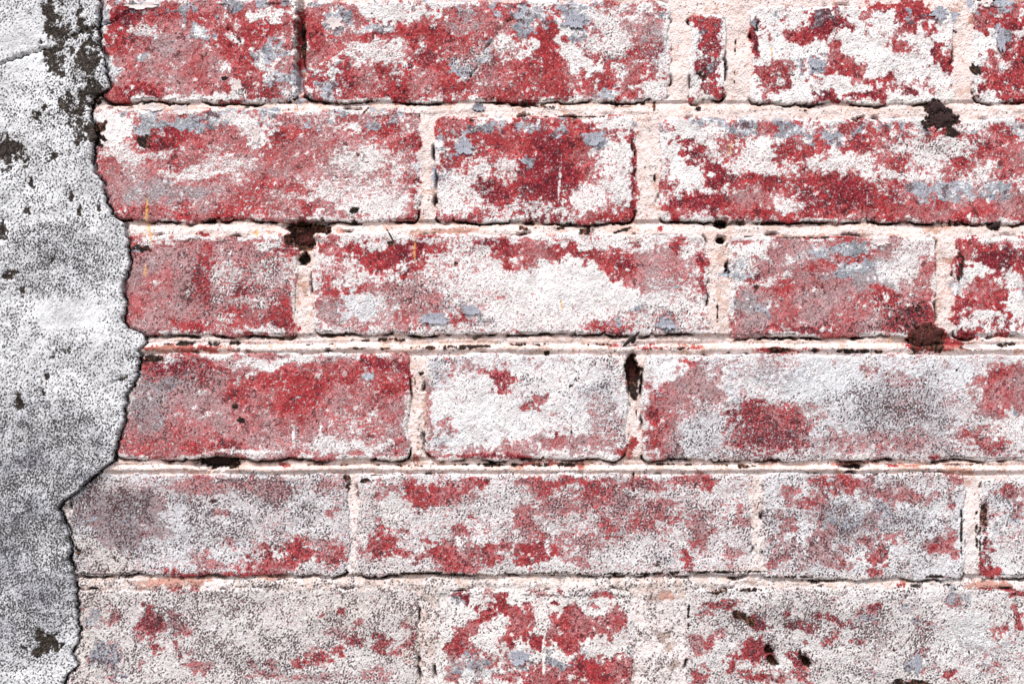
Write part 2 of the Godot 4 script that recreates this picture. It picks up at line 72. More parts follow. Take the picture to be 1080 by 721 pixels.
# the ragged edge of the plaster: u of the edge at every so many v
const EDGE := [[-400, 96], [-120, 110], [-20, 106], [20, 103], [45, 105], [60, 110], [94, 113], [103, 97], [120, 95], [145, 103], [152, 98], [165, 98], [180, 99], [190, 105], [212, 112], [226, 118], [234, 128], [250, 133], [265, 136], [276, 137], [290, 134], [302, 129], [312, 129], [322, 131], [338, 131], [346, 133], [352, 149], [360, 152], [369, 146], [390, 146], [400, 142], [412, 136], [430, 130], [441, 131], [452, 127], [462, 122], [474, 123], [482, 119], [490, 112], [500, 101], [510, 90], [520, 78], [530, 65], [537, 59], [545, 65], [555, 70], [575, 72], [590, 74], [605, 77], [620, 79], [640, 80], [655, 81], [667, 82], [680, 80], [691, 76], [701, 80], [711, 71], [721, 66], [760, 60], [1200, 70]]
const CRACKS := [[0, 68, 18, 62], [18, 62, 34, 55], [34, 55, 50, 51], [70, 42, 80, 35], [80, 35, 98, 30], [98, 30, 108, 26], [108, 26, 122, 20], [122, 20, 136, 12]]
const SCRATCHES := [[540, 20, 528, 30], [528, 30, 512, 52], [505, 70, 488, 90], [240, 28, 252, 44], [245, 486, 250, 494], [668, 500, 668, 520]]

enum { WHITE, FINE, TONE, BLUE, FILM, SOOT, DIRT, GRIME, HOLE, SDF, GAP, CHALK, FIELDS }

var bricks := []
var outer_from := 0
var lie := []
var rim_noise: FastNoiseLite
var swell: FastNoiseLite
var grit: FastNoiseLite
var edge_noise: FastNoiseLite
var near_page: Dictionary
var wide_page: Dictionary
var wall: Node3D
var rng := RandomNumberGenerator.new()

func noise(seed_: int, size: float, octaves: int, gain := 0.5, kind := FastNoiseLite.TYPE_SIMPLEX_SMOOTH) -> FastNoiseLite:
	var n := FastNoiseLite.new()
	n.seed = seed_; n.noise_type = kind; n.frequency = 1.0 / size
	n.fractal_type = FastNoiseLite.FRACTAL_FBM if octaves > 1 else FastNoiseLite.FRACTAL_NONE
	n.fractal_octaves = octaves; n.fractal_gain = gain
	return n

func place(u: float, v: float, d: float) -> Vector3:
	return Vector3((u - 540.0) * S, EYE - (v - 360.5) * S, d * S)

func _ready():
	rng.seed = 71
	# camera, sky, sun, exposure
	var cam := Camera3D.new(); cam.name = "camera"; cam.far = 60.0; cam.near = 0.02
	cam.fov = rad_to_deg(2.0 * atan(721.0 * S / 2.0 / DIST))
	cam.position = Vector3(0, EYE, DIST); add_child(cam); cam.current = true
	var world := WorldEnvironment.new(); world.name = "environment"
	var env := Environment.new(); world.environment = env; add_child(world)
	env.background_mode = Environment.BG_SKY
	var sky := Sky.new(); var air := ProceduralSkyMaterial.new()
	air.sky_top_color = Color(.7, .71, .74); air.sky_horizon_color = Color(.88, .88, .88); air.sky_curve = .2
	air.ground_bottom_color = Color(.3, .29, .28); air.ground_horizon_color = Color(.6, .6, .6)
	sky.sky_material = air; env.sky = sky
	env.tonemap_mode = Environment.TONE_MAPPER_LINEAR; env.tonemap_exposure = 2.3
	env.sdfgi_enabled = true; env.ssao_enabled = true; env.ssil_enabled = true
	var sun := DirectionalLight3D.new(); sun.name = "sun"; sun.light_energy = 0.5; sun.light_color = Color(1, .98, .96)
	sun.light_angular_distance = 10.0; sun.shadow_enabled = true; add_child(sun)
	sun.rotation_degrees = Vector3(-56, -24, 0)
	# the lie of the surfaces
	rim_noise = noise(3, 34, 3, .55); swell = noise(5, 70, 3); grit = noise(9, 7, 3, .6); edge_noise = noise(12, 16, 4, .6)
	lay_bricks()
	near_page = make_page(-40, -32, 1260, 780, 1.575, 1.5)
	wide_page = make_page(-460, -380, 1580, 1110, .55, 4.0)
	# the ground, then the wall with its bricks, mortar and plaster
	var g := MeshInstance3D.new(); g.name = "ground"; var pm := PlaneMesh.new(); pm.size = Vector2(80, 80); g.mesh = pm
	var gm := StandardMaterial3D.new(); gm.albedo_color = Color(.42, .4, .38); gm.roughness = .95
	var gt := NoiseTexture2D.new(); gt.noise = noise(31, 30, 5, .6); gt.seamless = true; gt.width = 512; gt.height = 512
	var gr := Gradient.new(); gr.set_color(0, Color(.62, .6, .58)); gr.set_color(1, Color(1, 1, 1)); gt.color_ramp = gr
	gm.albedo_texture = gt; gm.uv1_triplanar = true; gm.uv1_world_triplanar = true; gm.uv1_scale = Vector3.ONE * .8
	g.material_override = gm; g.set_meta("kind", "structure"); g.set_meta("label", "bare grey ground in front of the brick wall"); g.set_meta("category", "ground"); add_child(g)
	wall = Node3D.new(); wall.name = "brick_wall"; add_child(wall)
	wall.set_meta("label", "old brick wall with peeling red and white paint and a broken grey plaster coat")
	wall.set_meta("category", "wall"); wall.set_meta("kind", "thing")
	for i in bricks.size(): build_brick(i)
	build_mortar()
	build_plaster()
	build_far_wall()
	small_things()

# ---- bricks on the drawing ---------------------------------------------------------------------------------------------------------------
func lay_bricks():
	for b in brick_list(): bricks.append(b)
	outer_from = bricks.size()
	var ends := [1265, 1132, 1242, 1115, 1266, 1155]
	for row in range(-3, 9):
		var top: float = ROW_TOP[row] if row >= 0 and row < 6 else (-4 + row * PITCH if row < 0 else 622 + (row - 5) * PITCH)
		var u := 60.0 - 37.0 * absi(row % 2) * 3.0
		if row >= 0 and row < 6: u = ends[row]
		var long_one := row % 2 == 0
		while u < 1500:
			var w := 400.0 if long_one else 200.0
			w = minf(w + rng.randf_range(-8, 8), 1574 - u)
			if u + w > 20:
				var st := ""
				for k in 7:
					st += ["RC", "RP", "W", "RD", "B", "WF", "RC"][k] + " %d %d %d %d;" % [u + rng.randf() * w, top + rng.randf() * 104, rng.randf_range(10, 50), rng.randf_range(6, 22)]
				bricks.append([u, top + rng.randf_range(-2, 2), u + w, top + 106 + rng.randf_range(-2, 2), rng.randf_range(.3, .75), rng.randf_range(.3, .8), rng.randf_range(-.1, .7), .08, .2, .25, st])
			u += w + rng.randf_range(13, 24); long_one = not long_one

func edge_u(v: float) -> float:
	var e := 100.0
	for k in EDGE.size() - 1:
		if v <= EDGE[k + 1][0] or k == EDGE.size() - 2:
			var t: float = clampf((v - EDGE[k][0]) / (EDGE[k + 1][0] - EDGE[k][0]), 0, 1)
			e = lerpf(EDGE[k][1], EDGE[k + 1][1], t); break
	return e + edge_noise.get_noise_2d(7.0, v) * 4.5 + edge_noise.get_noise_2d(90.0, v * 3.5) * 1.8

func rim(u: float, v: float) -> float:
	return rim_noise.get_noise_2d(u * .6, v * .6) * 4.4 + grit.get_noise_2d(u, v) * .8 - .5 + maxf(0, edge_noise.get_noise_2d(u + 333, v) - .3) * 14.0

func radius_of(b: Array) -> float:
	return 17.0 if b[0] == 448 and b[1] == 374 else 3.5 + fmod(b[0] * .37 + b[1] * .21, 8.0)

# distance to the outline of brick b (inside < 0)
func outline(b: Array, u: float, v: float) -> float:
	var hx: float = (b[2] - b[0]) * .5
	var hy: float = (b[3] - b[1]) * .5
	var r := minf(radius_of(b), hx * .5)
	var x: float = absf(u - (b[0] + b[2]) * .5) - hx + r
	var y: float = absf(v - (b[1] + b[3]) * .5) - hy + r
	return Vector2(maxf(x, 0), maxf(y, 0)).length() + minf(maxf(x, y), 0) - r

# ---- the pages: what is painted where ------------------------------------------------------------------------------------------------------
func make_page(u0: float, v0: float, u1: float, v1: float, res: float, cell: float) -> Dictionary:
	var p := {"u0": u0, "v0": v0, "u1": u1, "v1": v1, "res": res, "cell": cell}
	var w := int((u1 - u0) / cell) + 1
	var h := int((v1 - v0) / cell) + 1
	p.w = w; p.h = h
	# stains have no smooth outlines: their places are pushed about by noise
	var broad := noise(21, 30, 3, .6); var narrow := noise(22, 8, 3, .65)
	var du := PackedFloat32Array(); var dv := PackedFloat32Array(); du.resize(w * h); dv.resize(w * h)
	for y in h:
		for x in w:
			var u := u0 + x * cell
			var v := v0 + y * cell
			du[y * w + x] = broad.get_noise_2d(u, v) * 17.0 + narrow.get_noise_2d(u, v) * 9.0
			dv[y * w + x] = broad.get_noise_2d(u + 700, v) * 13.0 + narrow.get_noise_2d(u + 700, v) * 8.0
	p.du = du; p.dv = dv
	var f: Array[PackedFloat32Array] = []
	for k in FIELDS:
		var a := PackedFloat32Array(); a.resize(w * h)
		a.fill([.9, .5, .25, .02, .0, .3, 0.0, .3, 0.0, 30.0, 0.0, 0.0][k]); f.append(a)
	for y in h:
		var v := v0 + y * cell
		if v > 590:
			for x in w:
				f[GRIME][y * w + x] = clampf((v - 590) / 60.0, .1, .14); f[SOOT][y * w + x] = .46
		if v > 490:
			for x in w: f[FILM][y * w + x] = .9 * smoothstep(490, 610, v)
	for b in bricks:
		var xa := maxi(0, int((b[0] - 16 - u0) / cell)); var xb := mini(w - 1, int((b[2] + 16 - u0) / cell))
		var ya := maxi(0, int((b[1] - 16 - v0) / cell)); var yb := mini(h - 1, int((b[3] + 16 - v0) / cell))
		for y in range(ya, yb + 1):
			for x in range(xa, xb + 1):
				var u := u0 + x * cell
				var v := v0 + y * cell
				var d := outline(b, u, v)
				if d < -14: pass
				else: d += rim(u, v)
				var i := y * w + x
				if d < f[SDF][i]: f[SDF][i] = d
				# the joint has come away from the brick: nearly everywhere below it, here and there at its sides
				if d > -1.5 and d < 4.5:
					var share: float = .05
					if v > b[3] - 5: share = .56 if v < 590 else .44
					elif v > b[1] + 4: share = .17 if v < 490 else .08
					var open := clampf((share - .5 + rim_noise.get_noise_2d(u * .8 + 900, v * .8) * .9) * 3.0 + .5, 0, 1)
					f[GAP][i] = maxf(f[GAP][i], open * smoothstep(3.0, 1.2, d - 1.6 * open * rim_noise.get_noise_2d(u * 2.0 + 300, v)))
				if d >= 1.0 and d < 11.0 and v > b[3] - 2: f[GRIME][i] = maxf(f[GRIME][i], .85 * smoothstep(11.0, 2.0, d))  # tan band in the mortar under each brick, fading downwards
				if d < 1.0:
					for k in 6: f[k][i] = b[4 + k]
					f[GRIME][i] = .34 if b[1] > 610 and b[1] < 640 else 0.0
					if b[1] < 130 and b[1] > -10 and v < b[1] + 17 + 8 * rim_noise.get_noise_2d(u, 0): f[BLUE][i] = maxf(f[BLUE][i], .42)
					# paint and mortar smeared over the rim here and there
					var over := clampf((rim_noise.get_noise_2d(u * .7 + 40, v * .7 + 600) + .12) * 5.0, 0, 1) * smoothstep(-7.0, -1.5, d)
					f[WHITE][i] = lerpf(f[WHITE][i], .95, over)
	for y in h:
		var v := v0 + y * cell
		var e := edge_u(v)
		for x in w:
			if u0 + x * cell < e:
				for k in 8: f[k][y * w + x] = [1.0, .5, 0.0, 0.0, .1, .5, 0.0, 0.0][k]
	for b in bricks: stains(p, f, b[10])
	stains(p, f, JOINT_STAINS); stains(p, f, PLASTER_STAINS)
	for c in CRACKS: crack(p, f, c, 1.0)
	for c in SCRATCHES: crack(p, f, c, .6)
	p.f = f
	paint(p)
	return p

func stains(p: Dictionary, f: Array[PackedFloat32Array], list: String):
	var w: int = p.w
	var du: PackedFloat32Array = p.du; var dv: PackedFloat32Array = p.dv
	for s in list.split(";", false):
		var q := s.strip_edges().split(" ", false)
		if q.size() < 5: continue
		var cx := q[1].to_float(); var cy := q[2].to_float()
		var rx := q[3].to_float(); var ry := q[4].to_float()
		if rx <= 0.0: continue
		var amount := q[5].to_float() if q.size() > 5 else .86
		if q[0].contains("M") and minf(rx, ry) < 4.0 and maxf(rx, ry) > 9.0: amount *= .74
		var turn := deg_to_rad(q[6].to_float()) if q.size() > 6 else 0.0
		var ca := cos(turn); var sa := sin(turn)
		var bend := clampf((minf(rx, ry) - 1.0) / 8.0, .05, 1.0)
		if q[0].contains("H") or (q[0].contains("M") and cx > 140): bend *= .4
		var ex := 1.3 * sqrt(rx * rx * ca * ca + ry * ry * sa * sa) + 2 + 14 * bend
		var ey := 1.3 * sqrt(rx * rx * sa * sa + ry * ry * ca * ca) + 2 + 12 * bend
		var xa := maxi(0, int((cx - ex - p.u0) / p.cell)); var xb := mini(w - 1, int((cx + ex - p.u0) / p.cell))
		var ya := maxi(0, int((cy - ey - p.v0) / p.cell)); var yb := mini(p.h - 1, int((cy + ey - p.v0) / p.cell))
		for y in range(ya, yb + 1):
			for x in range(xa, xb + 1):
				var i := y * w + x
				var dx: float = p.u0 + x * p.cell - cx + du[i] * bend
				var dy: float = p.v0 + y * p.cell - cy + dv[i] * bend
				var a := (dx * ca + dy * sa) / rx
				var c := (dy * ca - dx * sa) / ry
				var t := smoothstep(1.3, .55, sqrt(a * a + c * c)) * amount
				if t <= 0.0: continue
				for letter in q[0]:
					match letter:
						"W": f[WHITE][i] = lerpf(f[WHITE][i], 1.0, minf(t, 1)); f[BLUE][i] *= 1 - t * .8
						"R": f[WHITE][i] = lerpf(f[WHITE][i], 0.04, minf(t, 1)); f[FILM][i] *= 1.0 - t * .4
						"F": f[FINE][i] = lerpf(f[FINE][i], 1.0, minf(t, 1))
						"L": f[FINE][i] = lerpf(f[FINE][i], 0.0, minf(t, 1))
						"D": f[TONE][i] = lerpf(f[TONE][i], -.85, minf(t, 1))
						"C": f[TONE][i] = lerpf(f[TONE][i], .08, minf(t, 1)); f[FILM][i] *= 1.0 - t * .85
						"P": f[TONE][i] = lerpf(f[TONE][i], .8, minf(t, 1))
						"B": f[BLUE][i] = lerpf(f[BLUE][i], .85, minf(t, 1)); f[WHITE][i] = lerpf(f[WHITE][i], .3, minf(t, 1))
						"G": f[FILM][i] = lerpf(f[FILM][i], 1.0, minf(t * 1.1, 1))
						"S": f[SOOT][i] = lerpf(f[SOOT][i], .8, minf(t, 1) * .7)
						"N": f[SOOT][i] = lerpf(f[SOOT][i], .04, minf(t, 1))
						"M": f[DIRT][i] = maxf(f[DIRT][i], t)
						"Y": f[GRIME][i] = lerpf(f[GRIME][i], 1.0, minf(t, 1) * .8)
						"O": f[CHALK][i] = maxf(f[CHALK][i], t)
						"H": f[HOLE][i] = maxf(f[HOLE][i], t * 14.0)

func crack(p: Dictionary, f: Array[PackedFloat32Array], c: Array, amount: float):
	var a := Vector2(c[0], c[1]); var b := Vector2(c[2], c[3])
	var n := int(a.distance_to(b) / (p.cell * .6)) + 1
	for k in n + 1:
		var q := a.lerp(b, k / float(n))
		q += Vector2(edge_noise.get_noise_2d(q.x, q.y), edge_noise.get_noise_2d(q.y, q.x + 50)) * 3.0
		var x := int(round((q.x - p.u0) / p.cell)); var y := int(round((q.y - p.v0) / p.cell))
		if x < 0 or y < 0 or x >= p.w or y >= p.h: continue
		var i: int = y * p.w + x
		f[DIRT][i] = maxf(f[DIRT][i], amount); f[HOLE][i] = maxf(f[HOLE][i], 4.0 * amount)

func field(k: int, u: float, v: float) -> float:
	var p := page_of(u, v)
	var x := clampf((u - p.u0) / p.cell, 0, p.w - 1.001); var y := clampf((v - p.v0) / p.cell, 0, p.h - 1.001)
	var i := int(x); var j := int(y)
	var a: PackedFloat32Array = p.f[k]
	var at: int = j * p.w + i
	return lerpf(lerpf(a[at], a[at + 1], x - i), lerpf(a[at + p.w], a[at + p.w + 1], x - i), y - j)

func page_of(u: float, v: float) -> Dictionary:
	return near_page if u >= near_page.u0 and u <= near_page.u1 and v >= near_page.v0 and v <= near_page.v1 else wide_page

# a noise picture whose levels are evenly spread, so that a coverage of 0.3 covers 30 %
func level(n: FastNoiseLite, w: int, h: int, res: float, stretch := 1) -> PackedByteArray:
	n.frequency /= res
	var im := n.get_image(maxi(1, w / stretch), h, false, false, true)
	if stretch > 1: im.resize(w, h, Image.INTERPOLATE_CUBIC)
	var a := im.get_data()
	var count := PackedInt32Array(); count.resize(256)
	for i in range(0, a.size(), 7): count[a[i]] += 1
	var sum := 0; var map := PackedByteArray(); map.resize(256)
	var total := (a.size() + 6) / 7
	for k in 256:
		sum += count[k]; map[k] = clampi(int(255.0 * (sum - count[k] * .5) / total), 0, 255)
	for i in a.size(): a[i] = map[a[i]]
	return a

# chips: cells of one value, their borders bent, in two sizes
func chip_noise(res: float) -> FastNoiseLite:
	var n := noise(109, 8.0, 2, .6, FastNoiseLite.TYPE_CELLULAR)
	n.cellular_return_type = FastNoiseLite.RETURN_CELL_VALUE; n.cellular_jitter = 1.0
	n.domain_warp_enabled = true; n.domain_warp_amplitude = 5.0 * res; n.domain_warp_frequency = .14 / res; n.domain_warp_fractal_octaves = 3
	return n

func paint(p: Dictionary):
	var w := int((p.u1 - p.u0) * p.res); var h := int((p.v1 - p.v0) * p.res)
	p.tw = w; p.th = h
	var up: Array[PackedFloat32Array] = []
	for k in FIELDS:
		var im := Image.create_from_data(p.w, p.h, false, Image.FORMAT_RF, p.f[k].to_byte_array())
		im.resize(w, h, Image.INTERPOLATE_BILINEAR)
		up.append(im.get_data().to_float32_array())
	var n := [level(noise(101, 42, 6, .74), w, h, p.res), level(noise(102, 6.5, 3, .75), w, h, p.res), level(noise(103, 60, 6, .62), w, h, p.res),
		level(noise(104, 30, 5, .6), w, h, p.res), level(noise(105, 2.3, 1), w, h, p.res), level(noise(106, 3.0, 3, .7), w, h, p.res, 8), level(noise(107, 3.1, 2, .8), w, h, p.res), level(noise(108, 22, 5, .62), w, h, p.res), level(chip_noise(p.res), w, h, p.res)]
	var srgb := PackedByteArray(); srgb.resize(2049)
	for i in 2049:
		srgb[i] = int(round(255.0 * Color(i / 2048.0, 0, 0).linear_to_srgb().r))
	var bands := 16
	var colors := []; var heights := []; colors.resize(bands); heights.resize(bands)
	var edges := PackedFloat32Array(); edges.resize(h)
	for y in h: edges[y] = edge_u(p.v0 + (y + .5) / p.res)
	var job := func(band: int):
		var ya := h * band / bands; var yb := h * (band + 1) / bands
		var got := paint_rows(p, up, n, srgb, edges, w, ya, yb)
		colors[band] = got[0]; heights[band] = got[1]
	var task := WorkerThreadPool.add_group_task(job, bands)
	WorkerThreadPool.wait_for_group_task_completion(task)
	var c := PackedByteArray(); var hh := PackedByteArray()
	for k in bands: c.append_array(colors[k]); hh.append_array(heights[k])
	var im := Image.create_from_data(w, h, false, Image.FORMAT_RGB8, c); im.generate_mipmaps()
	var bump := Image.create_from_data(w, h, false, Image.FORMAT_L8, hh); bump.convert(Image.FORMAT_RGBA8)
	bump.bump_map_to_normal_map(3.4); bump.generate_mipmaps()
	var m := StandardMaterial3D.new()
	m.albedo_texture = ImageTexture.create_from_image(im)
	m.normal_enabled = true; m.normal_texture = ImageTexture.create_from_image(bump); m.normal_scale = 1.0
	m.roughness = .82; m.metallic_specular = .35
	p.material = m

func paint_rows(p: Dictionary, up: Array, n: Array, srgb: PackedByteArray, edges: PackedFloat32Array, w: int, ya: int, yb: int) -> Array:
	var out := PackedByteArray(); out.resize((yb - ya) * w * 3)
	var relief := PackedByteArray(); relief.resize((yb - ya) * w)
	var fw: PackedFloat32Array = up[WHITE]; var ff: PackedFloat32Array = up[FINE]; var ft: PackedFloat32Array = up[TONE]; var fb: PackedFloat32Array = up[BLUE]
	var fg: PackedFloat32Array = up[FILM]; var fs: PackedFloat32Array = up[SOOT]; var fd: PackedFloat32Array = up[DIRT]; var fy: PackedFloat32Array = up[GRIME]; var sdf: PackedFloat32Array = up[SDF]; var gap: PackedFloat32Array = up[GAP]; var chalk: PackedFloat32Array = up[CHALK]
	var n0: PackedByteArray = n[0]; var n1: PackedByteArray = n[1]; var n2: PackedByteArray = n[2]; var n3: PackedByteArray = n[3]
	var n4: PackedByteArray = n[4]; var n5: PackedByteArray = n[5]; var n6: PackedByteArray = n[6]; var n7: PackedByteArray = n[7]; var n8: PackedByteArray = n[8]
	var o := 0
	var q := 1.0 / 255.0
	for y in range(ya, yb):
		var edge := edges[y]
		for x in w:
			var i := y * w + x
			var coarse := n0[i] * q; var fine := n1[i] * q; var tone_n := n2[i] * q; var blue_n := n3[i] * q
			var grain := n4[i] * q; var streak := n5[i] * q; var speck := n6[i] * q; var clump := n7[i] * q
			var from_edge: float = p.u0 + (x + .5) / p.res - edge
			var soot := fs[i]; var film := fg[i]; var chip := n8[i] * q
			var r: float; var g: float; var b: float; var hgt: float
			if from_edge < 0.0:
				var tint := .61 + .17 * tone_n + .16 * (fine - .5) + .22 * (grain - .5)
				r = tint * .985; g = tint * .99; b = tint * 1.025
				if film > .15:
					var smoke := film * (.04 + .5 * tone_n) * (.35 + .9 * grain); r *= 1.0 - smoke; g *= 1.0 - smoke; b *= 1.0 - smoke * .93
				hgt = .55 + .12 * fine
				var dark := soot * (.5 + .5 * clump) * .72
				var pit := clampf((dark - (grain * .72 + speck * .28)) * 15.0, 0, 1)
				r += (.035 - r) * pit; g += (.033 - g) * pit; b += (.036 - b) * pit
				hgt -= .28 * pit
				var pore := clampf((dark * .38 - speck) * 9.0, 0, 1) * .8
				r += (.05 - r) * pore; g += (.045 - g) * pore; b += (.045 - b) * pore
			else:
				var k := ff[i]
				var small := fine + (speck - fine) * k * .62
				var flaked := (coarse * .7 + n8[i] * q * .3 - .5) * 1.3 + .5
				var v := flaked + (small - flaked) * k
				v = (v - .5) * (1.0 + 1.3 * k * (1.0 - k)) + .5 + (streak - .5) * .5 * k + (grain - .5) * .16
				var cover := lerpf(fw[i] * 1.16 - .08, .06 + .87 * fw[i], minf(k * 1.3, 1.0))
				var white := clampf((cover - v) * 24.0 + .5, 0, 1)
				if sdf[i] < 0.0:
					var t := ft[i] + (tone_n - .5) * 1.0 + (fine - .5) * .35 + (streak - .5) * .2
					if t < 0.0:
						var a := minf(-t, 1.0)
						r = .37 - .17 * a; g = .034 - .025 * a; b = .038 - .020 * a
					elif t < .7:
						var a := t / .7
						r = .37 + .05 * a; g = .034 + .106 * a; b = .038 + .109 * a
					else:
						var a := minf((t - .7) / .5, 1.0)
						r = .42 - .04 * a; g = .14 + .06 * a; b = .147 + .063 * a
					if film > .72:   # bare of red as well: grey, weathered brick
						var a := minf((film - .72) * 3.4, .85) * clampf(t * 2.0, 0, 1)
						r += (.20 - r) * a; g += (.18 - g) * a; b += (.20 - b) * a
					var rough := .36 + .56 * grain + .34 * fine + .34 * clump
					r *= rough; g *= rough; b *= rough
					hgt = .42 + .1 * fine
					var dust := clampf((film * .5 + .06 + maxf(t, 0) * .16 - speck) * 9.0, 0, 1) * .62
					r += (.43 - r) * dust; g += (.38 - g) * dust; b += (.385 - b) * dust
					var blue := clampf((fb[i] - (blue_n * .62 + chip * .38) * .9 - .08) * 14.0, 0, 1)
					if blue > 0.0:
						var a := .3 + .6 * fine + .5 * clump + .3 * (grain - .5)
						r += (.34 * a - r) * blue; g += (.355 * a - g) * blue; b += (.41 * a - b) * blue
						hgt += .1 * blue
					# shadow of a flake's edge, painted into the colour where the flake ends
					var step := clampf(1.0 - absf(cover - v + .055) * 22.0, 0, 1) * .5 * (1.0 - k * .6)
					r *= 1.0 - step; g *= 1.0 - step; b *= 1.0 - step
					# scabs of older, darker paint, and small chips of white that still hold
					var scab := clampf((.07 + .2 * clampf(.25 - t, 0, 1) + .1 * (clump - .5) - chip) * 16.0, 0, 1) * .8
					r += (.075 - r) * scab; g += (.008 - g) * scab; b += (.013 - b) * scab
					white = maxf(white, clampf((chip - .985 + .2 * clampf(cover, 0, .6) + .06 * (clump - .5)) * 22.0, 0, 1) * (1.0 - scab))
					# thin whitewash still on the red round the flakes
					var wash := clampf((cover - v + .22 + (speck - .5) * .5 + (streak - .5) * .4) * 3.0, 0, 1) * .14 * (.4 + k)
					r += (.62 - r) * wash; g += (.55 - g) * wash; b += (.56 - b) * wash
					# grains of white left in the pores of the red
					white = maxf(white, clampf((speck * .6 + grain * .4 + fw[i] * .2 - .845) * 18.0, 0, 1) * .9)
					# pinholes in the white, down to dark red
					white *= 1.0 - clampf((.17 + .22 * k * clump - (speck * .55 + grain * .45)) * 12.0, 0, 1) * .9
					white *= clampf(.84 + .4 * streak + .3 * (clump - .4), .72, 1.0)
					if white > 0.0:
						var a := .71 + .13 * clump + .08 * tone_n - film * (.03 + .24 * (1.0 - speck) * tone_n)
						var cool := film * .05
						r += (a * (1.0 - cool) - r) * white; g += (a * .962 * (1.0 - .05 * fy[i]) - g) * white; b += (a * (.955 + cool) * (1.0 - .13 * fy[i]) - b) * white
						hgt += .2 * white
					var pit := clampf(((soot + .14) * (.12 + .5 * clump + .45 * tone_n) * .68 - (grain * .68 + fine * .32)) * 10.0, 0, 1) * .95
					r += (.03 + .05 * speck - r) * pit; g += (.014 - g) * pit; b += (.018 - b) * pit
					hgt -= .22 * pit
					if soot > .2:
						var a := clampf((soot - .2) * .5 * (1.0 - speck), 0, 1)
						r += (.12 - r) * a; g += (.11 - g) * a; b += (.12 - b) * a
				else:
					r = .60; g = .38; b = .31
					r += (.36 - r) * film; g += (.325 - g) * film; b += (.315 - b) * film
					if ft[i] < .2:
						var a := clampf((.2 - ft[i]) * 3.0, 0, 1)
						r += (.34 - r) * a; g += (.04 - g) * a; b += (.045 - b) * a
					var rough := .75 + .4 * grain
					r *= rough; g *= rough; b *= rough
					hgt = .4 + .2 * fine
					var warm := .3 + .5 * tone_n
					var a0 := (.70 + .12 * fine + .1 * tone_n) * (1.0 - .06 * film)
					r += (a0 - r) * white; g += (a0 * (.875 - .07 * warm + .08 * film) - g) * white; b += (a0 * (.85 - .08 * warm + .10 * film) - b) * white
					hgt += .12 * white
					var blue := clampf((fb[i] - blue_n * .9 - .08) * 12.0, 0, 1)
					r += (.38 - r) * blue; g += (.41 - g) * blue; b += (.48 - b) * blue
					var grime := fy[i]
					var wash := clampf(grime * 1.1 - clump * .9 + .05, 0, 1) * .62
					r += (.52 - r) * wash; g += (.31 + .04 * film - g) * wash; b += (.225 + .05 * film - b) * wash
					var pit := clampf((soot * (.3 + .7 * clump) * .7 - (grain * .6 + fine * .4)) * 7.0, 0, 1)
					r += (.07 - r) * pit; g += (.05 - g) * pit; b += (.045 - b) * pit
					hgt -= .25 * pit
					# hairline cracks
					var line := clampf(1.0 - absf(blue_n - .5) * 70.0, 0, 1) * clampf((tone_n - .42) * 5.0, 0, 1) * .8
					r += (.09 - r) * line; g += (.05 - g) * line; b += (.04 - b) * line
					# where it has come away from the brick: bare dirty mortar, darkened to paint in the gap's shade
					var open: float = gap[i]
					r += (.10 - r) * open; g += (.055 - g) * open; b += (.042 - b) * open
				# soil in the crack along the plaster
				if from_edge < 7.0:
					var a := clampf((1.8 + 5.0 * (coarse * .5 + clump * .5 - .35) - from_edge) * .8, 0, 1)
					r += (.018 - r) * a; g += (.013 - g) * a; b += (.012 - b) * a
			var dirt := fd[i]
			if dirt > 0.0:
				var mix := clump * .62 + fine * .38
				if from_edge < -1.0: mix = clump * .5 + fine * .22 + grain * .28
				var a := clampf((dirt * 1.25 - .12 - mix) * 9.0, 0, 1)
				if from_edge < -1.0:
					var s := .2 + 1.5 * grain * fine
					r += (.082 * s - r) * a; g += (.063 * s - g) * a; b += (.052 * s - b) * a
				else:
					var s := .2 + 1.3 * grain * fine
					var iron := clampf((tone_n + fine - 1.05) * 2.4, 0, 1)
					r += ((.045 + .16 * iron) * s - r) * a; g += ((.026 + .055 * iron) * s - g) * a; b += ((.020 + .025 * iron) * s - b) * a
				hgt -= .3 * a - .25 * grain * a
			# a few strokes of orange chalk
			if chalk[i] > .1:
				var a := clampf((chalk[i] - speck * .8) * 5.0, 0, 1) * .8
				r += (.78 - r) * a; g += (.42 - g) * a; b += (.14 - b) * a
			hgt += (grain - .5) * .2
			out[o * 3] = srgb[clampi(int(r * 2048.0), 0, 2048)]
			out[o * 3 + 1] = srgb[clampi(int(g * 2048.0), 0, 2048)]
			out[o * 3 + 2] = srgb[clampi(int(b * 2048.0), 0, 2048)]
			relief[o] = clampi(int(hgt * 255.0), 0, 255)
			o += 1
	return [out, relief]

# ---- meshes ----------------------------------------------------------------------------------------------------------------------------------
func page_uv(p: Dictionary, u: float, v: float) -> Vector2:
	return Vector2((u - p.u0) / (p.u1 - p.u0), (v - p.v0) / (p.v1 - p.v0))

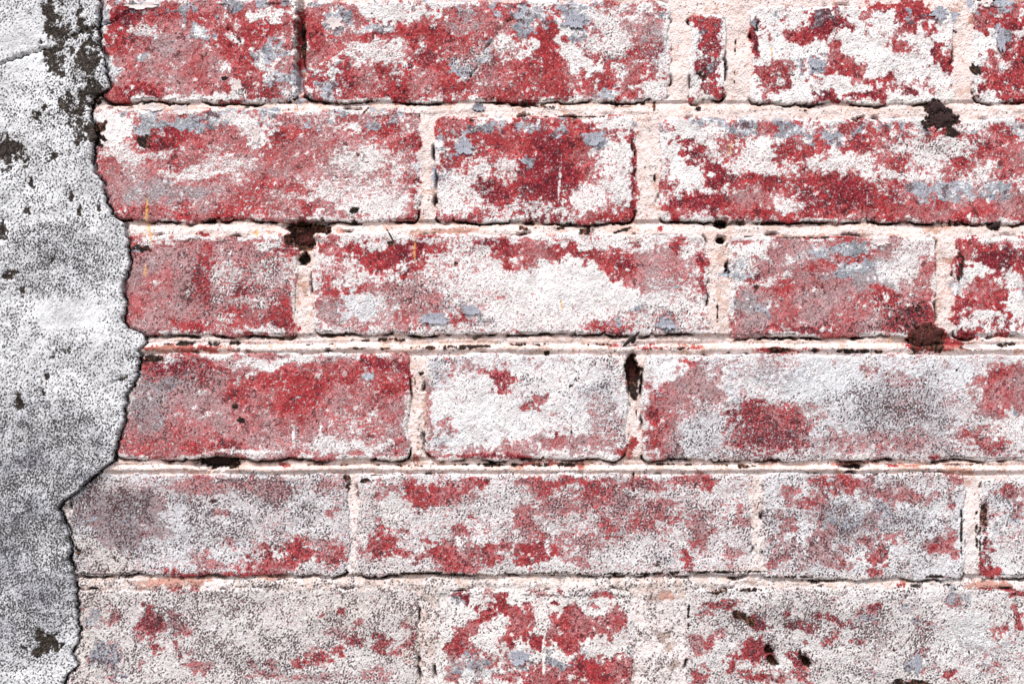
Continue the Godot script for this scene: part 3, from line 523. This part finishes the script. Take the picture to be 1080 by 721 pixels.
# a grid of nu x nv points as one surface; pts and uvs run row by row, rows downwards
func grid(pts: PackedVector3Array, uvs: PackedVector2Array, nu: int, nv: int) -> Array:
	var normals := PackedVector3Array(); normals.resize(pts.size())
	var tangents := PackedFloat32Array(); tangents.resize(pts.size() * 4)
	for j in nv:
		for i in nu:
			var a := pts[j * nu + mini(i + 1, nu - 1)] - pts[j * nu + maxi(i - 1, 0)]
			var b := pts[mini(j + 1, nv - 1) * nu + i] - pts[maxi(j - 1, 0) * nu + i]
			var nn := b.cross(a)
			var k := j * nu + i
			normals[k] = nn.normalized() if nn.length_squared() > 1e-20 else Vector3(0, 0, 1)
			tangents[k * 4] = 1.0; tangents[k * 4 + 3] = 1.0
	var index := PackedInt32Array(); index.resize((nu - 1) * (nv - 1) * 6)
	var o := 0
	for j in nv - 1:
		for i in nu - 1:
			var a := j * nu + i
			index[o] = a; index[o + 1] = a + 1; index[o + 2] = a + nu; index[o + 3] = a + 1; index[o + 4] = a + nu + 1; index[o + 5] = a + nu
			o += 6
	return pack(pts, normals, tangents, uvs, index)

func pack(pts, normals, tangents, uvs, index) -> Array:
	var arrays := []; arrays.resize(Mesh.ARRAY_MAX)
	arrays[Mesh.ARRAY_VERTEX] = pts; arrays[Mesh.ARRAY_NORMAL] = normals; arrays[Mesh.ARRAY_TANGENT] = tangents
	arrays[Mesh.ARRAY_TEX_UV] = uvs; arrays[Mesh.ARRAY_INDEX] = index
	return arrays

func part(called: String, surfaces: Array, materials: Array, parent: Node = wall) -> MeshInstance3D:
	var mesh := ArrayMesh.new()
	for k in surfaces.size():
		mesh.add_surface_from_arrays(Mesh.PRIMITIVE_TRIANGLES, surfaces[k])
		mesh.surface_set_material(k, materials[k])
	var o := MeshInstance3D.new(); o.name = called; o.mesh = mesh
	parent.add_child(o, true)
	return o

func steps(length: float, fine_step: float) -> PackedFloat32Array:
	var a := PackedFloat32Array([0.0, .8, 1.8, 3.2, 5.0])
	var n := int(ceil((length - 10.0) / fine_step))
	for k in range(1, n): a.append(5.0 + (length - 10.0) * k / n)
	for k in [5.0, 3.2, 1.8, .8, 0.0]: a.append(length - k)
	return a

# soil-filled crack along the plaster: everything beside it lies deeper
func trench(u: float, v: float) -> float:
	var d := u - edge_u(v)
	return 7.0 * smoothstep(5.5, 1.0, d)

func face_depth(seed_: int, u: float, v: float) -> float:
	return swell.get_noise_2d(u + seed_ * 37.0, v) * 2.2 + grit.get_noise_2d(u, v) * .9

func build_brick(i: int):
	var b: Array = bricks[i]
	var inside: bool = b[0] > near_page.u0 and b[2] < near_page.u1 and b[1] > near_page.v0 and b[3] < near_page.v1
	var p := near_page if inside else wide_page
	var fine_step := 2.0 if inside else 7.0
	var us := steps(b[2] - b[0], fine_step); var vs := steps(b[3] - b[1], fine_step)
	var nu := us.size() + 4; var nv := vs.size() + 4
	var pts := PackedVector3Array(); var uvs := PackedVector2Array()
	var hx: float = (b[2] - b[0]) * .5; var hy: float = (b[3] - b[1]) * .5
	var mu: float = (b[0] + b[2]) * .5; var mv: float = (b[1] + b[3]) * .5
	var cr := minf(radius_of(b), hx * .5)
	var out_by: float = rng.randf_range(-.6, 1.4)
	var lean_u: float = rng.randf_range(-1.2, 1.2) / hx; var lean_v: float = rng.randf_range(-.8, .8) / hy
	lie.append([out_by, lean_u, lean_v])
	for j in nv:
		for k in nu:
			# the two outer rings are the sides of the brick, going back into the wall
			var ring := maxi(maxi(2 - k, k - (nu - 3)), maxi(2 - j, j - (nv - 3)))
			var x: float = us[clampi(k - 2, 0, us.size() - 1)] - hx
			var y: float = vs[clampi(j - 2, 0, vs.size() - 1)] - hy
			# round the corners
			var a := maxf(0, absf(x) - hx + cr) / cr; var c := maxf(0, absf(y) - hy + cr) / cr
			if a > 0.0 and c > 0.0:
				x = signf(x) * (hx - cr + cr * a * sqrt(1.0 - c * c * .5)); y = signf(y) * (hy - cr + cr * c * sqrt(1.0 - a * a * .5))
			var u := mu + x; var v := mv + y
			var d := outline(b, u, v)
			# the broken rim
			var pull := rim(u, v) * smoothstep(-16.0, 0.0, d)
			var dir := Vector2(x, y)
			var ax := hx - absf(x); var ay := hy - absf(y)
			dir = Vector2(signf(x) * smoothstep(16.0, 0.0, ax), signf(y) * smoothstep(16.0, 0.0, ay))
			if dir.length() > 1.0: dir = dir.normalized()
			u -= dir.x * pull; v -= dir.y * pull
			var tu := u; var tv := v
			var depth := out_by + lean_u * x + lean_v * y + face_depth(i, u, v)
			var e := clampf(1.0 + d / 3.4, 0, 1)
			depth -= lerpf(1.2, 2.4, smoothstep(-.2, .2, y / (2.0 * hy)) * .7) * (1.0 - sqrt(1.0 - e * e))
			depth -= field(HOLE, u, v) + trench(u, v)
			if ring == 1: depth -= 6.0; tu -= dir.x * 3.0; tv -= dir.y * 3.0
			elif ring == 2: depth = minf(depth, 0) - 22.0; tu -= dir.x * 9.0; tv -= dir.y * 9.0
			pts.append(place(u, v, depth)); uvs.append(page_uv(p, tu, tv))
	part("brick", [grid(pts, uvs, nu, nv)], [p.material])

func bed_of(v: float) -> int:   # the bed joint below row k, or -100 inside a row
	var row := row_of(v)
	return row

func row_span(row: int) -> Vector2:
	if row >= 0 and row < 6: return Vector2(ROW_TOP[row], ROW_BOTTOM[row])
	var top := -4 + row * PITCH if row < 0 else 622 + (row - 5) * PITCH
	return Vector2(top, top + 106)

func row_of(v: float) -> int:   # the row that v lies in or just below
	var row := -5
	while row < 12 and row_span(row + 1).x <= v: row += 1
	return row

func mortar_depth(u: float, v: float, row: int) -> float:
	var span := row_span(row)
	var t := 0.7
	if v > span.y:
		t = clampf((v - span.y) / (row_span(row + 1).x - span.y), 0, 1)
	var d := lerpf(-4.0, -.8, smoothstep(0.0, .7, t)) - 15.0 * field(GAP, u, v)
	d += swell.get_noise_2d(u * .6 + 400, v * 1.2) * 2.2 + grit.get_noise_2d(u + 90, v) * .8 + (rim_noise.get_noise_2d(u * .3, v * 1.6 + 300) if v > span.y else rim_noise.get_noise_2d(u * 1.3, v * .35 + 300)) * 1.6
	# the beds below the third and fourth rows were pointed twice: a ridge and a groove run along them
	if (row == 2 or row == 3) and v > span.y:
		var w := t + .12 * rim_noise.get_noise_2d(u * .25, 77.0)
		d += 2.6 * smoothstep(.26, .0, absf(w - .62)) - 2.4 * smoothstep(.12, .0, absf(w - .4)) - 1.5 * smoothstep(.12, .0, absf(w - .92))
	return d - field(HOLE, u, v) - trench(u, v)

func build_mortar():
	for zone in 2:
		var p := near_page if zone == 0 else wide_page
		var step := 1.5 if zone == 0 else 7.0
		var u0: float = p.u0; var v0: float = p.v0
		var nu := int((p.u1 - u0) / step) + 1; var nv := int((p.v1 - v0) / step) + 1
		var pieces := {}
		var height := PackedFloat32Array(); height.resize(nu * nv); height.fill(99.0)
		var used := PackedByteArray(); used.resize(nu * nv)
		var row_at := PackedInt32Array(); row_at.resize(nv)
		for j in nv:
			var v := v0 + j * step
			row_at[j] = row_of(v)
			var e := edge_u(v)
			for i in nu:
				var u := u0 + i * step
				if zone == 1 and u > near_page.u0 + 1 and u < near_page.u1 - 1 and v > near_page.v0 + 1 and v < near_page.v1 - 1: continue
				if u < e - 16 or field(SDF, u, v) < (-4.5 if zone == 0 else -12.0): continue
				used[j * nu + i] = 1
		for j in nv:
			for i in nu:
				if not used[j * nu + i]: continue
				for a in range(maxi(0, i - 1), mini(nu, i + 2)):
					for c in range(maxi(0, j - 1), mini(nv, j + 2)):
						if height[c * nu + a] > 98.0: height[c * nu + a] = mortar_depth(u0 + a * step, v0 + c * step, row_at[c])
		for j in nv - 1:
			var v := v0 + (j + .5) * step
			var row := row_of(v)
			var in_row: bool = v <= row_span(row).y
			for i in nu - 1:
				var k := j * nu + i
				if used[k] + used[k + 1] + used[k + nu] + used[k + nu + 1] < 2 or height[k] > 98 or height[k + 1] > 98 or height[k + nu] > 98 or height[k + nu + 1] > 98: continue
				var u := u0 + (i + .5) * step
				var key := "bed_joint %d" % row
				if in_row:
					# which gap of the row: the number of bricks that end before it
					var gap := 0
					for b in bricks:
						if absf(b[1] - row_span(row).x) < 30 and (b[0] + b[2]) * .5 < u: gap += 1
					var near_side := v - row_span(row).x < 5 or row_span(row).y - v < 5
					var in_joint := false
					for b in bricks:
						if absf(b[1] - row_span(row).x) < 30 and (absf(u - b[0]) < 44 or absf(u - b[2]) < 44): in_joint = true
					if in_joint and not (near_side and field(SDF, u, v) < 0.0): key = "head_joint %d %d" % [row, gap]
				if not pieces.has(key): pieces[key] = {"map": {}, "pts": PackedVector3Array(), "nrm": PackedVector3Array(), "uv": PackedVector2Array(), "idx": PackedInt32Array()}
				var q: Dictionary = pieces[key]
				var ids := []
				for corner in [k, k + 1, k + nu, k + nu + 1]:
					if not q.map.has(corner):
						q.map[corner] = q.pts.size()
						var cu: float = u0 + (corner % nu) * step; var cv: float = v0 + (corner / nu) * step
						var hh := height[corner]
						var gx := (height[corner + 1] if corner % nu < nu - 1 and height[corner + 1] < 98 else hh) - (height[corner - 1] if corner % nu > 0 and height[corner - 1] < 98 else hh)
						var gy := (height[corner + nu] if corner + nu < height.size() and height[corner + nu] < 98 else hh) - (height[corner - nu] if corner >= nu and height[corner - nu] < 98 else hh)
						q.pts.append(place(cu, cv, hh)); q.nrm.append(Vector3(-gx / (2 * step), gy / (2 * step), 1).normalized()); q.uv.append(page_uv(p, cu, cv))
					ids.append(q.map[corner])
				for n in [0, 1, 2, 1, 3, 2]: q.idx.append(ids[n])
		for key in pieces:
			var q: Dictionary = pieces[key]
			for idx in islands(q.idx, q.pts.size()):
				if idx.size() < 90: continue
				var pts := PackedVector3Array(); var nrm := PackedVector3Array(); var uv := PackedVector2Array(); var tangents := PackedFloat32Array()
				var at := {}; var index := PackedInt32Array()
				for n in idx:
					if not at.has(n):
						at[n] = pts.size(); pts.append(q.pts[n]); nrm.append(q.nrm[n]); uv.append(q.uv[n]); tangents.append_array([1.0, 0.0, 0.0, 1.0])
					index.append(at[n])
				part(key.split(" ")[0], [pack(pts, nrm, tangents, uv, index)], [p.material])

# the connected pieces of a list of triangles
func islands(idx: PackedInt32Array, count: int) -> Array:
	var root := PackedInt32Array(); root.resize(count)
	for n in count: root[n] = n
	for t in range(0, idx.size(), 3):
		for e in 2:
			var a := idx[t]; var b := idx[t + 1 + e]
			while root[a] != a: root[a] = root[root[a]]; a = root[a]
			while root[b] != b: root[b] = root[root[b]]; b = root[b]
			if a != b: root[a] = b
	var sets := {}
	for t in range(0, idx.size(), 3):
		var a := idx[t]
		while root[a] != a: a = root[a]
		if not sets.has(a): sets[a] = PackedInt32Array()
		sets[a].append(idx[t]); sets[a].append(idx[t + 1]); sets[a].append(idx[t + 2])
	return sets.values()

func plaster_depth(u: float, v: float, from_edge: float) -> float:
	var d := 5.5 + swell.get_noise_2d(u * .8, v * .8 + 900) * 4.0 + grit.get_noise_2d(u, v + 50) * .8
	var e := clampf(1.0 - from_edge / 3.0, 0, 1)
	return d - 1.6 * (1.0 - sqrt(1.0 - e * e)) - field(HOLE, u, v) - clampf(field(DIRT, u, v), 0, 1) * 1.6

func build_plaster():
	var surfaces := []; var materials := []
	for zone in 4:
		# the part in the page, its rim running along the broken edge; then the rest above, below and to the left
		var p := near_page if zone == 0 else wide_page
		var step := 2.0 if zone == 0 else 8.0
		var va: float = [near_page.v0, wide_page.v0, near_page.v1, near_page.v0][zone]
		var vb: float = [near_page.v1, near_page.v0, wide_page.v1, near_page.v1][zone]
		var rows := int((vb - va) / step)
		var offs := PackedFloat32Array()
		if zone < 3:
			offs.append_array([0.0, 0.0, 0.0, .7, 1.6, 3.0, 4.8])
			var s := 6.6
			while s < 60: offs.append(s); s += step
		var pts := PackedVector3Array(); var uvs := PackedVector2Array()
		var left: float = near_page.u0 if zone == 0 else wide_page.u0
		var columns := offs.size() + 60 if zone < 3 else 54
		for j in rows + 1:
			var v := lerpf(va, vb, j / float(rows))
			var e := edge_u(v)
			var line_p := PackedVector3Array(); var line_t := PackedVector2Array()
			for k in columns:
				var u: float
				if zone == 3: u = lerpf(near_page.u0, wide_page.u0, k / float(columns - 1))
				elif k < offs.size(): u = e - offs[k]
				else: u = lerpf(e - 60, left, (k - offs.size() + 1) / 60.0)
				var d := plaster_depth(u, v, e - u if zone < 3 else 50.0)
				var tu := u
				if zone < 3:
					if k == 0: d = -16.0; u -= 2.5; tu = e - 9
					elif k == 1: d -= 3.0; tu = e - 4
					tu = minf(tu, e - 1.2)
				line_p.append(place(u, v, d)); line_t.append(page_uv(p, tu, v))
			line_p.reverse(); line_t.reverse()
			pts.append_array(line_p); uvs.append_array(line_t)
		surfaces.append(grid(pts, uvs, columns, rows + 1)); materials.append(p.material)
	var o := part("plaster_coat", surfaces, materials)
	o.set_meta("label", "weathered grey-white plaster coat with a ragged broken edge")

# the wall beyond the neighbourhood of the photograph, down to the ground
func build_far_wall():
	var st := SurfaceTool.new(); st.begin(Mesh.PRIMITIVE_TRIANGLES)
	for row in range(-12, 23):
		var span := row_span(row)
		if span.y > 2720: break
		var u := -330.0 + 117.0 * absi(row % 2)
		if row >= -3 and row <= 8: u = 1592.0
		var long_one := row % 2 == 0
		while u < 4600:
			var w := (400.0 if long_one else 200.0) + rng.randf_range(-8, 8)
			var beyond := u > 1585 or (u + w > 90 and (row < -3 or row > 8))
			if beyond:
				var src: Array = bricks[rng.randi() % outer_from]
				while absf((src[2] - src[0]) / w - 1.0) > .45: src = bricks[rng.randi() % outer_from]
				var z := rng.randf_range(-1.5, 2.0)
				var q := [Vector2(0, 0), Vector2(1, 0), Vector2(1, 1), Vector2(0, 1)]
				var rings := []
				for ring in 3:
					var inset: float = [3.0, 0.0, 0.0][ring]; var dd: float = [z, z - 3.0, -22.0][ring]
					var line := []
					for c in q:
						var cu := lerpf(u + inset, u + w - inset, c.x); var cv := lerpf(span.x + inset, span.y - inset, c.y)
						var tt := page_uv(near_page, lerpf(src[0] + 10 + 3 * (2 - ring), src[2] - 10 - 3 * (2 - ring), c.x), lerpf(src[1] + 8 + 3 * (2 - ring), src[3] - 8 - 3 * (2 - ring), c.y))
						line.append([place(cu, cv, dd), tt])
					rings.append(line)
				quad(st, rings[0][0], rings[0][1], rings[0][2], rings[0][3])
				for ring in 2:
					for k in 4: quad(st, rings[ring + 1][k], rings[ring + 1][(k + 1) % 4], rings[ring][(k + 1) % 4], rings[ring][k])
			u += w + 18; long_one = not long_one
	st.generate_normals(); st.generate_tangents()
	var far := MeshInstance3D.new(); far.name = "outer_bricks"; far.mesh = st.commit(); far.material_override = near_page.material
	far.set_meta("kind", "stuff"); wall.add_child(far)
	var mm := StandardMaterial3D.new(); mm.roughness = .9
	mm.albedo_texture = ramp_texture(51, Color(.78, .66, .6), Color(.96, .91, .88)); mm.uv1_triplanar = true; mm.uv1_world_triplanar = true; mm.uv1_scale = Vector3.ONE * 4.0
	var core := SurfaceTool.new(); core.begin(Mesh.PRIMITIVE_TRIANGLES)
	var box := BoxMesh.new(); box.size = Vector3(6500 * S, 4000 * S, 400 * S)
	core.append_from(box, 0, Transform3D(Basis(), place(1350, 725, -230)))
	var back := MeshInstance3D.new(); back.name = "wall_core"; back.mesh = core.commit(); back.material_override = mm; wall.add_child(back)
	# the rest of the mortar bed and of the plaster coat
	var outer := SurfaceTool.new(); outer.begin(Mesh.PRIMITIVE_TRIANGLES)
	for r in [[1575, -1260, 4600, 2724], [60, -1260, 1575, -375], [60, 1105, 1575, 2724]]:
		var bm := BoxMesh.new(); bm.size = Vector3((r[2] - r[0]) * S, (r[3] - r[1]) * S, 24 * S)
		outer.append_from(bm, 0, Transform3D(Basis(), place((r[0] + r[2]) * .5, (r[1] + r[3]) * .5, -19)))
	var om := MeshInstance3D.new(); om.name = "outer_mortar"; om.mesh = outer.commit(); om.material_override = mm; om.set_meta("kind", "stuff"); wall.add_child(om)
	var pl := SurfaceTool.new(); pl.begin(Mesh.PRIMITIVE_TRIANGLES)
	for r in [[-1900, -1260, -460, 2724], [-460, -1260, 96, -380], [-460, 1110, 70, 2724]]:
		var bm := BoxMesh.new(); bm.size = Vector3((r[2] - r[0]) * S, (r[3] - r[1]) * S, 30 * S)
		pl.append_from(bm, 0, Transform3D(Basis(), place((r[0] + r[2]) * .5, (r[1] + r[3]) * .5, -6)))
	var pmat := StandardMaterial3D.new(); pmat.roughness = .9; pmat.uv1_triplanar = true; pmat.uv1_world_triplanar = true; pmat.uv1_scale = Vector3.ONE * 3.0
	pmat.albedo_texture = ramp_texture(52, Color(.52, .53, .55), Color(.9, .9, .92))
	var po := MeshInstance3D.new(); po.name = "outer_plaster"; po.mesh = pl.commit(); po.material_override = pmat; wall.add_child(po)

func ramp_texture(seed_: int, a: Color, b: Color) -> NoiseTexture2D:
	var t := NoiseTexture2D.new(); t.noise = noise(seed_, 40, 6, .75); t.seamless = true; t.width = 512; t.height = 512
	var g := Gradient.new(); g.set_color(0, a); g.set_color(1, b); t.color_ramp = g
	return t

func quad(st: SurfaceTool, a, b, c, d):
	for p in [a, b, c, a, c, d]:
		st.set_uv(p[1]); st.add_vertex(p[0])

# ---- things lodged in the wall -----------------------------------------------------------------------------------------------------------
# a clump of crumbled mortar and soil: one uneven bed with crumbs of all sizes baked onto it
func crumb_pile(u: float, v: float, ru: float, rv: float, count: int, material: Material, seed_: int, label: String):
	var dice := RandomNumberGenerator.new(); dice.seed = seed_ * 31 + 5
	var n := noise(seed_, .8, 3, .6)
	var st := SurfaceTool.new(); st.begin(Mesh.PRIMITIVE_TRIANGLES)
	var base := mortar_depth(u, v, row_of(v))
	for c in count + 1:
		var at := Vector2.ZERO; var size := Vector3(ru * .8, rv * .8, 2.5)
		if c > 0:
			var w := dice.randf() * TAU; var far := sqrt(dice.randf())
			at = Vector2(cos(w) * ru, sin(w) * rv) * far
			var s := dice.randf_range(1.3, 3.4)
			size = Vector3(s * dice.randf_range(.8, 1.5), s * dice.randf_range(.7, 1.1), s * .8)
		var nu := 17 if c == 0 else 9; var nv := 11 if c == 0 else 7
		var pts := PackedVector3Array(); var uvs := PackedVector2Array()
		for j in nv:
			var la := PI * j / (nv - 1) - PI / 2
			for i in nu:
				var lo := -TAU * i / (nu - 1)
				var q := Vector3(cos(la) * cos(lo), -sin(la), cos(la) * sin(lo))
				q *= 1.0 + .9 * n.get_noise_3d(q.x * .9 + c * 7, q.y * .9, q.z * .9)
				pts.append((Vector3(at.x, -at.y, 0) + Vector3(q.x * size.x, q.y * size.y, q.z * size.z)) * S); uvs.append(Vector2(i, j))
		var one := ArrayMesh.new(); one.add_surface_from_arrays(Mesh.PRIMITIVE_TRIANGLES, grid(pts, uvs, nu, nv))
		st.append_from(one, 0, Transform3D.IDENTITY)
	var o := MeshInstance3D.new(); o.name = "dirt_clump"; o.mesh = st.commit(); o.material_override = material
	add_child(o, true); o.position = place(u, v, base + 1.0)
	o.set_meta("label", label); o.set_meta("category", "dirt clump"); o.set_meta("group", "clumps of dirt stuck in the mortar")

func small_things():
	var soil := StandardMaterial3D.new(); soil.roughness = .95; soil.uv1_triplanar = true; soil.uv1_scale = Vector3.ONE * 90.0
	soil.albedo_texture = ramp_texture(61, Color(.03, .02, .02), Color(.42, .25, .2))
	soil.albedo_texture = crumbs(61, [Color(.01, .01, .01), Color(.12, .09, .08), Color(.36, .1, .09), Color(.1, .1, .13), Color(.7, .58, .52)]); soil.uv1_scale = Vector3.ONE * 55.0
	var rust := StandardMaterial3D.new(); rust.roughness = .95; rust.uv1_triplanar = true; rust.uv1_scale = Vector3.ONE * 90.0
	rust.albedo_texture = crumbs(62, [Color(.04, .02, .02), Color(.22, .1, .07), Color(.46, .1, .1), Color(.3, .2, .15), Color(.72, .56, .46)]); rust.uv1_scale = Vector3.ONE * 55.0
	var who := "clumps of dirt stuck in the mortar"
	for h in [[986, 114, 9, 9, 9, soil, 1, "small black dirt clump just above the largest black clump"], [993, 127, 15, 11, 16, soil, 2, "largest black crumbly dirt clump on the mortar under a mostly white brick"],
			[977, 353, 19, 12, 22, rust, 3, "dark red crumbling clump at the lower corner of the dusty mauve brick"], [228, 487, 20, 4, 14, soil, 5, "flat dark clump of dirt under the dusty red brick near the plaster"],
			[321, 250, 16, 8, 18, rust, 6, "rusty brown crumbs filling the funnel-shaped hole at the top of a vertical joint"], [1050, 239, 4, 3, 4, soil, 4, "small brown lump in the bed joint above a crimson and white brick"],
			[667, 392, 5, 16, 12, rust, 7, "dark brown crumbs in the narrow slot beside the pale grey brick"]]:
		crumb_pile(h[0], h[1], h[2], h[3], h[4], h[5], h[6], h[7])
	var skins := []
	for k in 2:
		var m := StandardMaterial3D.new(); m.roughness = .8; m.uv1_triplanar = true; m.uv1_scale = Vector3.ONE * 70.0
		m.albedo_texture = ramp_texture(71 + k, [Color(.62, .56, .56), Color(.3, .31, .36)][k], [Color(.95, .91, .9), Color(.86, .86, .9)][k]); skins.append(m)
	for a in [[270, 143, 5, 11, 1.2, 0], [163, 113, 13, 5, 1.6, 0], [191, 116, 11, 6, 1.4, 0], [148, 5, 22, 5, 1.5, 0], [505, 113, 8, 5, 4.4, 1], [497, 327, 12, 7, .6, 1], [458, 336, 17, 7, 1.7, 1],
			[703, 342, 12, 6, 1.2, 1], [861, 68, 8, 7, 2.2, 1], [1057, 42, 6, 15, 1.5, 1], [991, 14, 10, 9, 2.0, 1], [929, 255, 11, 5, 1.2, 0], [352, 24, 10, 8, 1.0, 0], [489, 155, 12, 9, .9, 1],
			[628, 146, 13, 9, 1.0, 1], [250, 90, 6, 8, 1.5, 0], [605, 22, 14, 10, 1.9, 1], [548, 694, 12, 9, 1.4, 1], [968, 700, 6, 13, 2.4, 1], [1025, 366, 12, 4, 1.5, 0]]:
		flake(a[0], a[1], a[2], a[3], a[4], skins[a[5]])
	# a splinter of dark wood sticking out of the bed joint
	var wood := StandardMaterial3D.new(); wood.roughness = .9; wood.albedo_texture = ramp_texture(63, Color(.05, .04, .04), Color(.25, .2, .18)); wood.uv1_triplanar = true; wood.uv1_scale = Vector3.ONE * 60.0
	splinter(Vector2(656, 366), Vector2(675, 349), 2.2, wood, "dark wood splinter poking out of the bed joint in the middle of the wall")
	splinter(Vector2(407, 240), Vector2(417, 258), 1.1, wood, "thin dark straw slanting over the top edge of a brick with a red patch")

# crumbs of several colours
func crumbs(seed_: int, colors: Array) -> NoiseTexture2D:
	var t := NoiseTexture2D.new(); t.noise = noise(seed_, 26, 5, .7); t.seamless = true; t.width = 256; t.height = 256
	var g := Gradient.new(); g.offsets = PackedFloat32Array([0.0, .52, .62, .72, .92]); g.colors = PackedColorArray(colors); t.color_ramp = g
	return t

# depth of the surface at a place: the brick there, or the mortar
func surface_depth(u: float, v: float) -> float:
	for i in outer_from:
		var b: Array = bricks[i]
		if u > b[0] and u < b[2] and v > b[1] and v < b[3]:
			return lie[i][0] + lie[i][1] * (u - (b[0] + b[2]) * .5) + lie[i][2] * (v - (b[1] + b[3]) * .5) + face_depth(i, u, v)
	return mortar_depth(u, v, row_of(v))

# a flake of paint that has come loose at one side and curls outwards
func flake(u: float, v: float, ru: float, rv: float, turn: float, m: Material):
	var n := noise(int(u * 7 + v), .8, 4, .7)
	var nr := 9; var na := 37
	var pts := PackedVector3Array(); var uvs := PackedVector2Array()
	var base := surface_depth(u, v)
	for j in nr * 2:
		var t := j / float(nr - 1) if j < nr else 1.0 - (j - nr) / float(nr - 1)
		for i in na:
			var w := TAU * i / (na - 1)
			var r := t * (.8 + .55 * n.get_noise_2d(cos(w) * 1.1, sin(w) * 1.1) + .25 * n.get_noise_2d(cos(w) * 4, sin(w) * 4 + 9))
			var x := cos(w) * r; var y := sin(w) * r
			var curl := maxf(0, x * cos(turn) + y * sin(turn) + .2)
			var d := .7 + 1.8 * curl * curl + .3 * n.get_noise_2d(x * 2, y * 2) - (.6 if j >= nr else 0.0)
			pts.append(place(u + x * ru, v + y * rv, base + d) - place(u, v, base)); uvs.append(Vector2(x, y))
	var o := part("paint_flake", [grid(pts, uvs, na, nr * 2)], [m])
	o.position = place(u, v, base)

func splinter(a: Vector2, b: Vector2, r: float, m: Material, label: String):
	var pts := PackedVector3Array(); var uvs := PackedVector2Array()
	var pa := place(a.x, a.y, 0.0); var pb := place(b.x, b.y, 4.0)
	var along := (pb - pa).normalized(); var side := along.cross(Vector3(0, 0, 1)).normalized(); var up := side.cross(along)
	for j in 9:
		for i in 9:
			var t := j / 8.0; var w := TAU * i / 8.0
			var rad := r * S * (sin(minf(t * 3.0 + .25, 1.5)) * (1.0 - .55 * t)) * (1.0 if j > 0 and j < 8 else .15)
			pts.append(pa.lerp(pb, t) + (side * cos(w) + up * sin(w)) * rad * (1.0 + .3 * sin(i * 2.6 + j)) - pa); uvs.append(Vector2(w, t))
	var o := part("wood_splinter", [grid(pts, uvs, 9, 9)], [m], self)
	o.position = pa; o.set_meta("label", label); o.set_meta("category", "splinter")
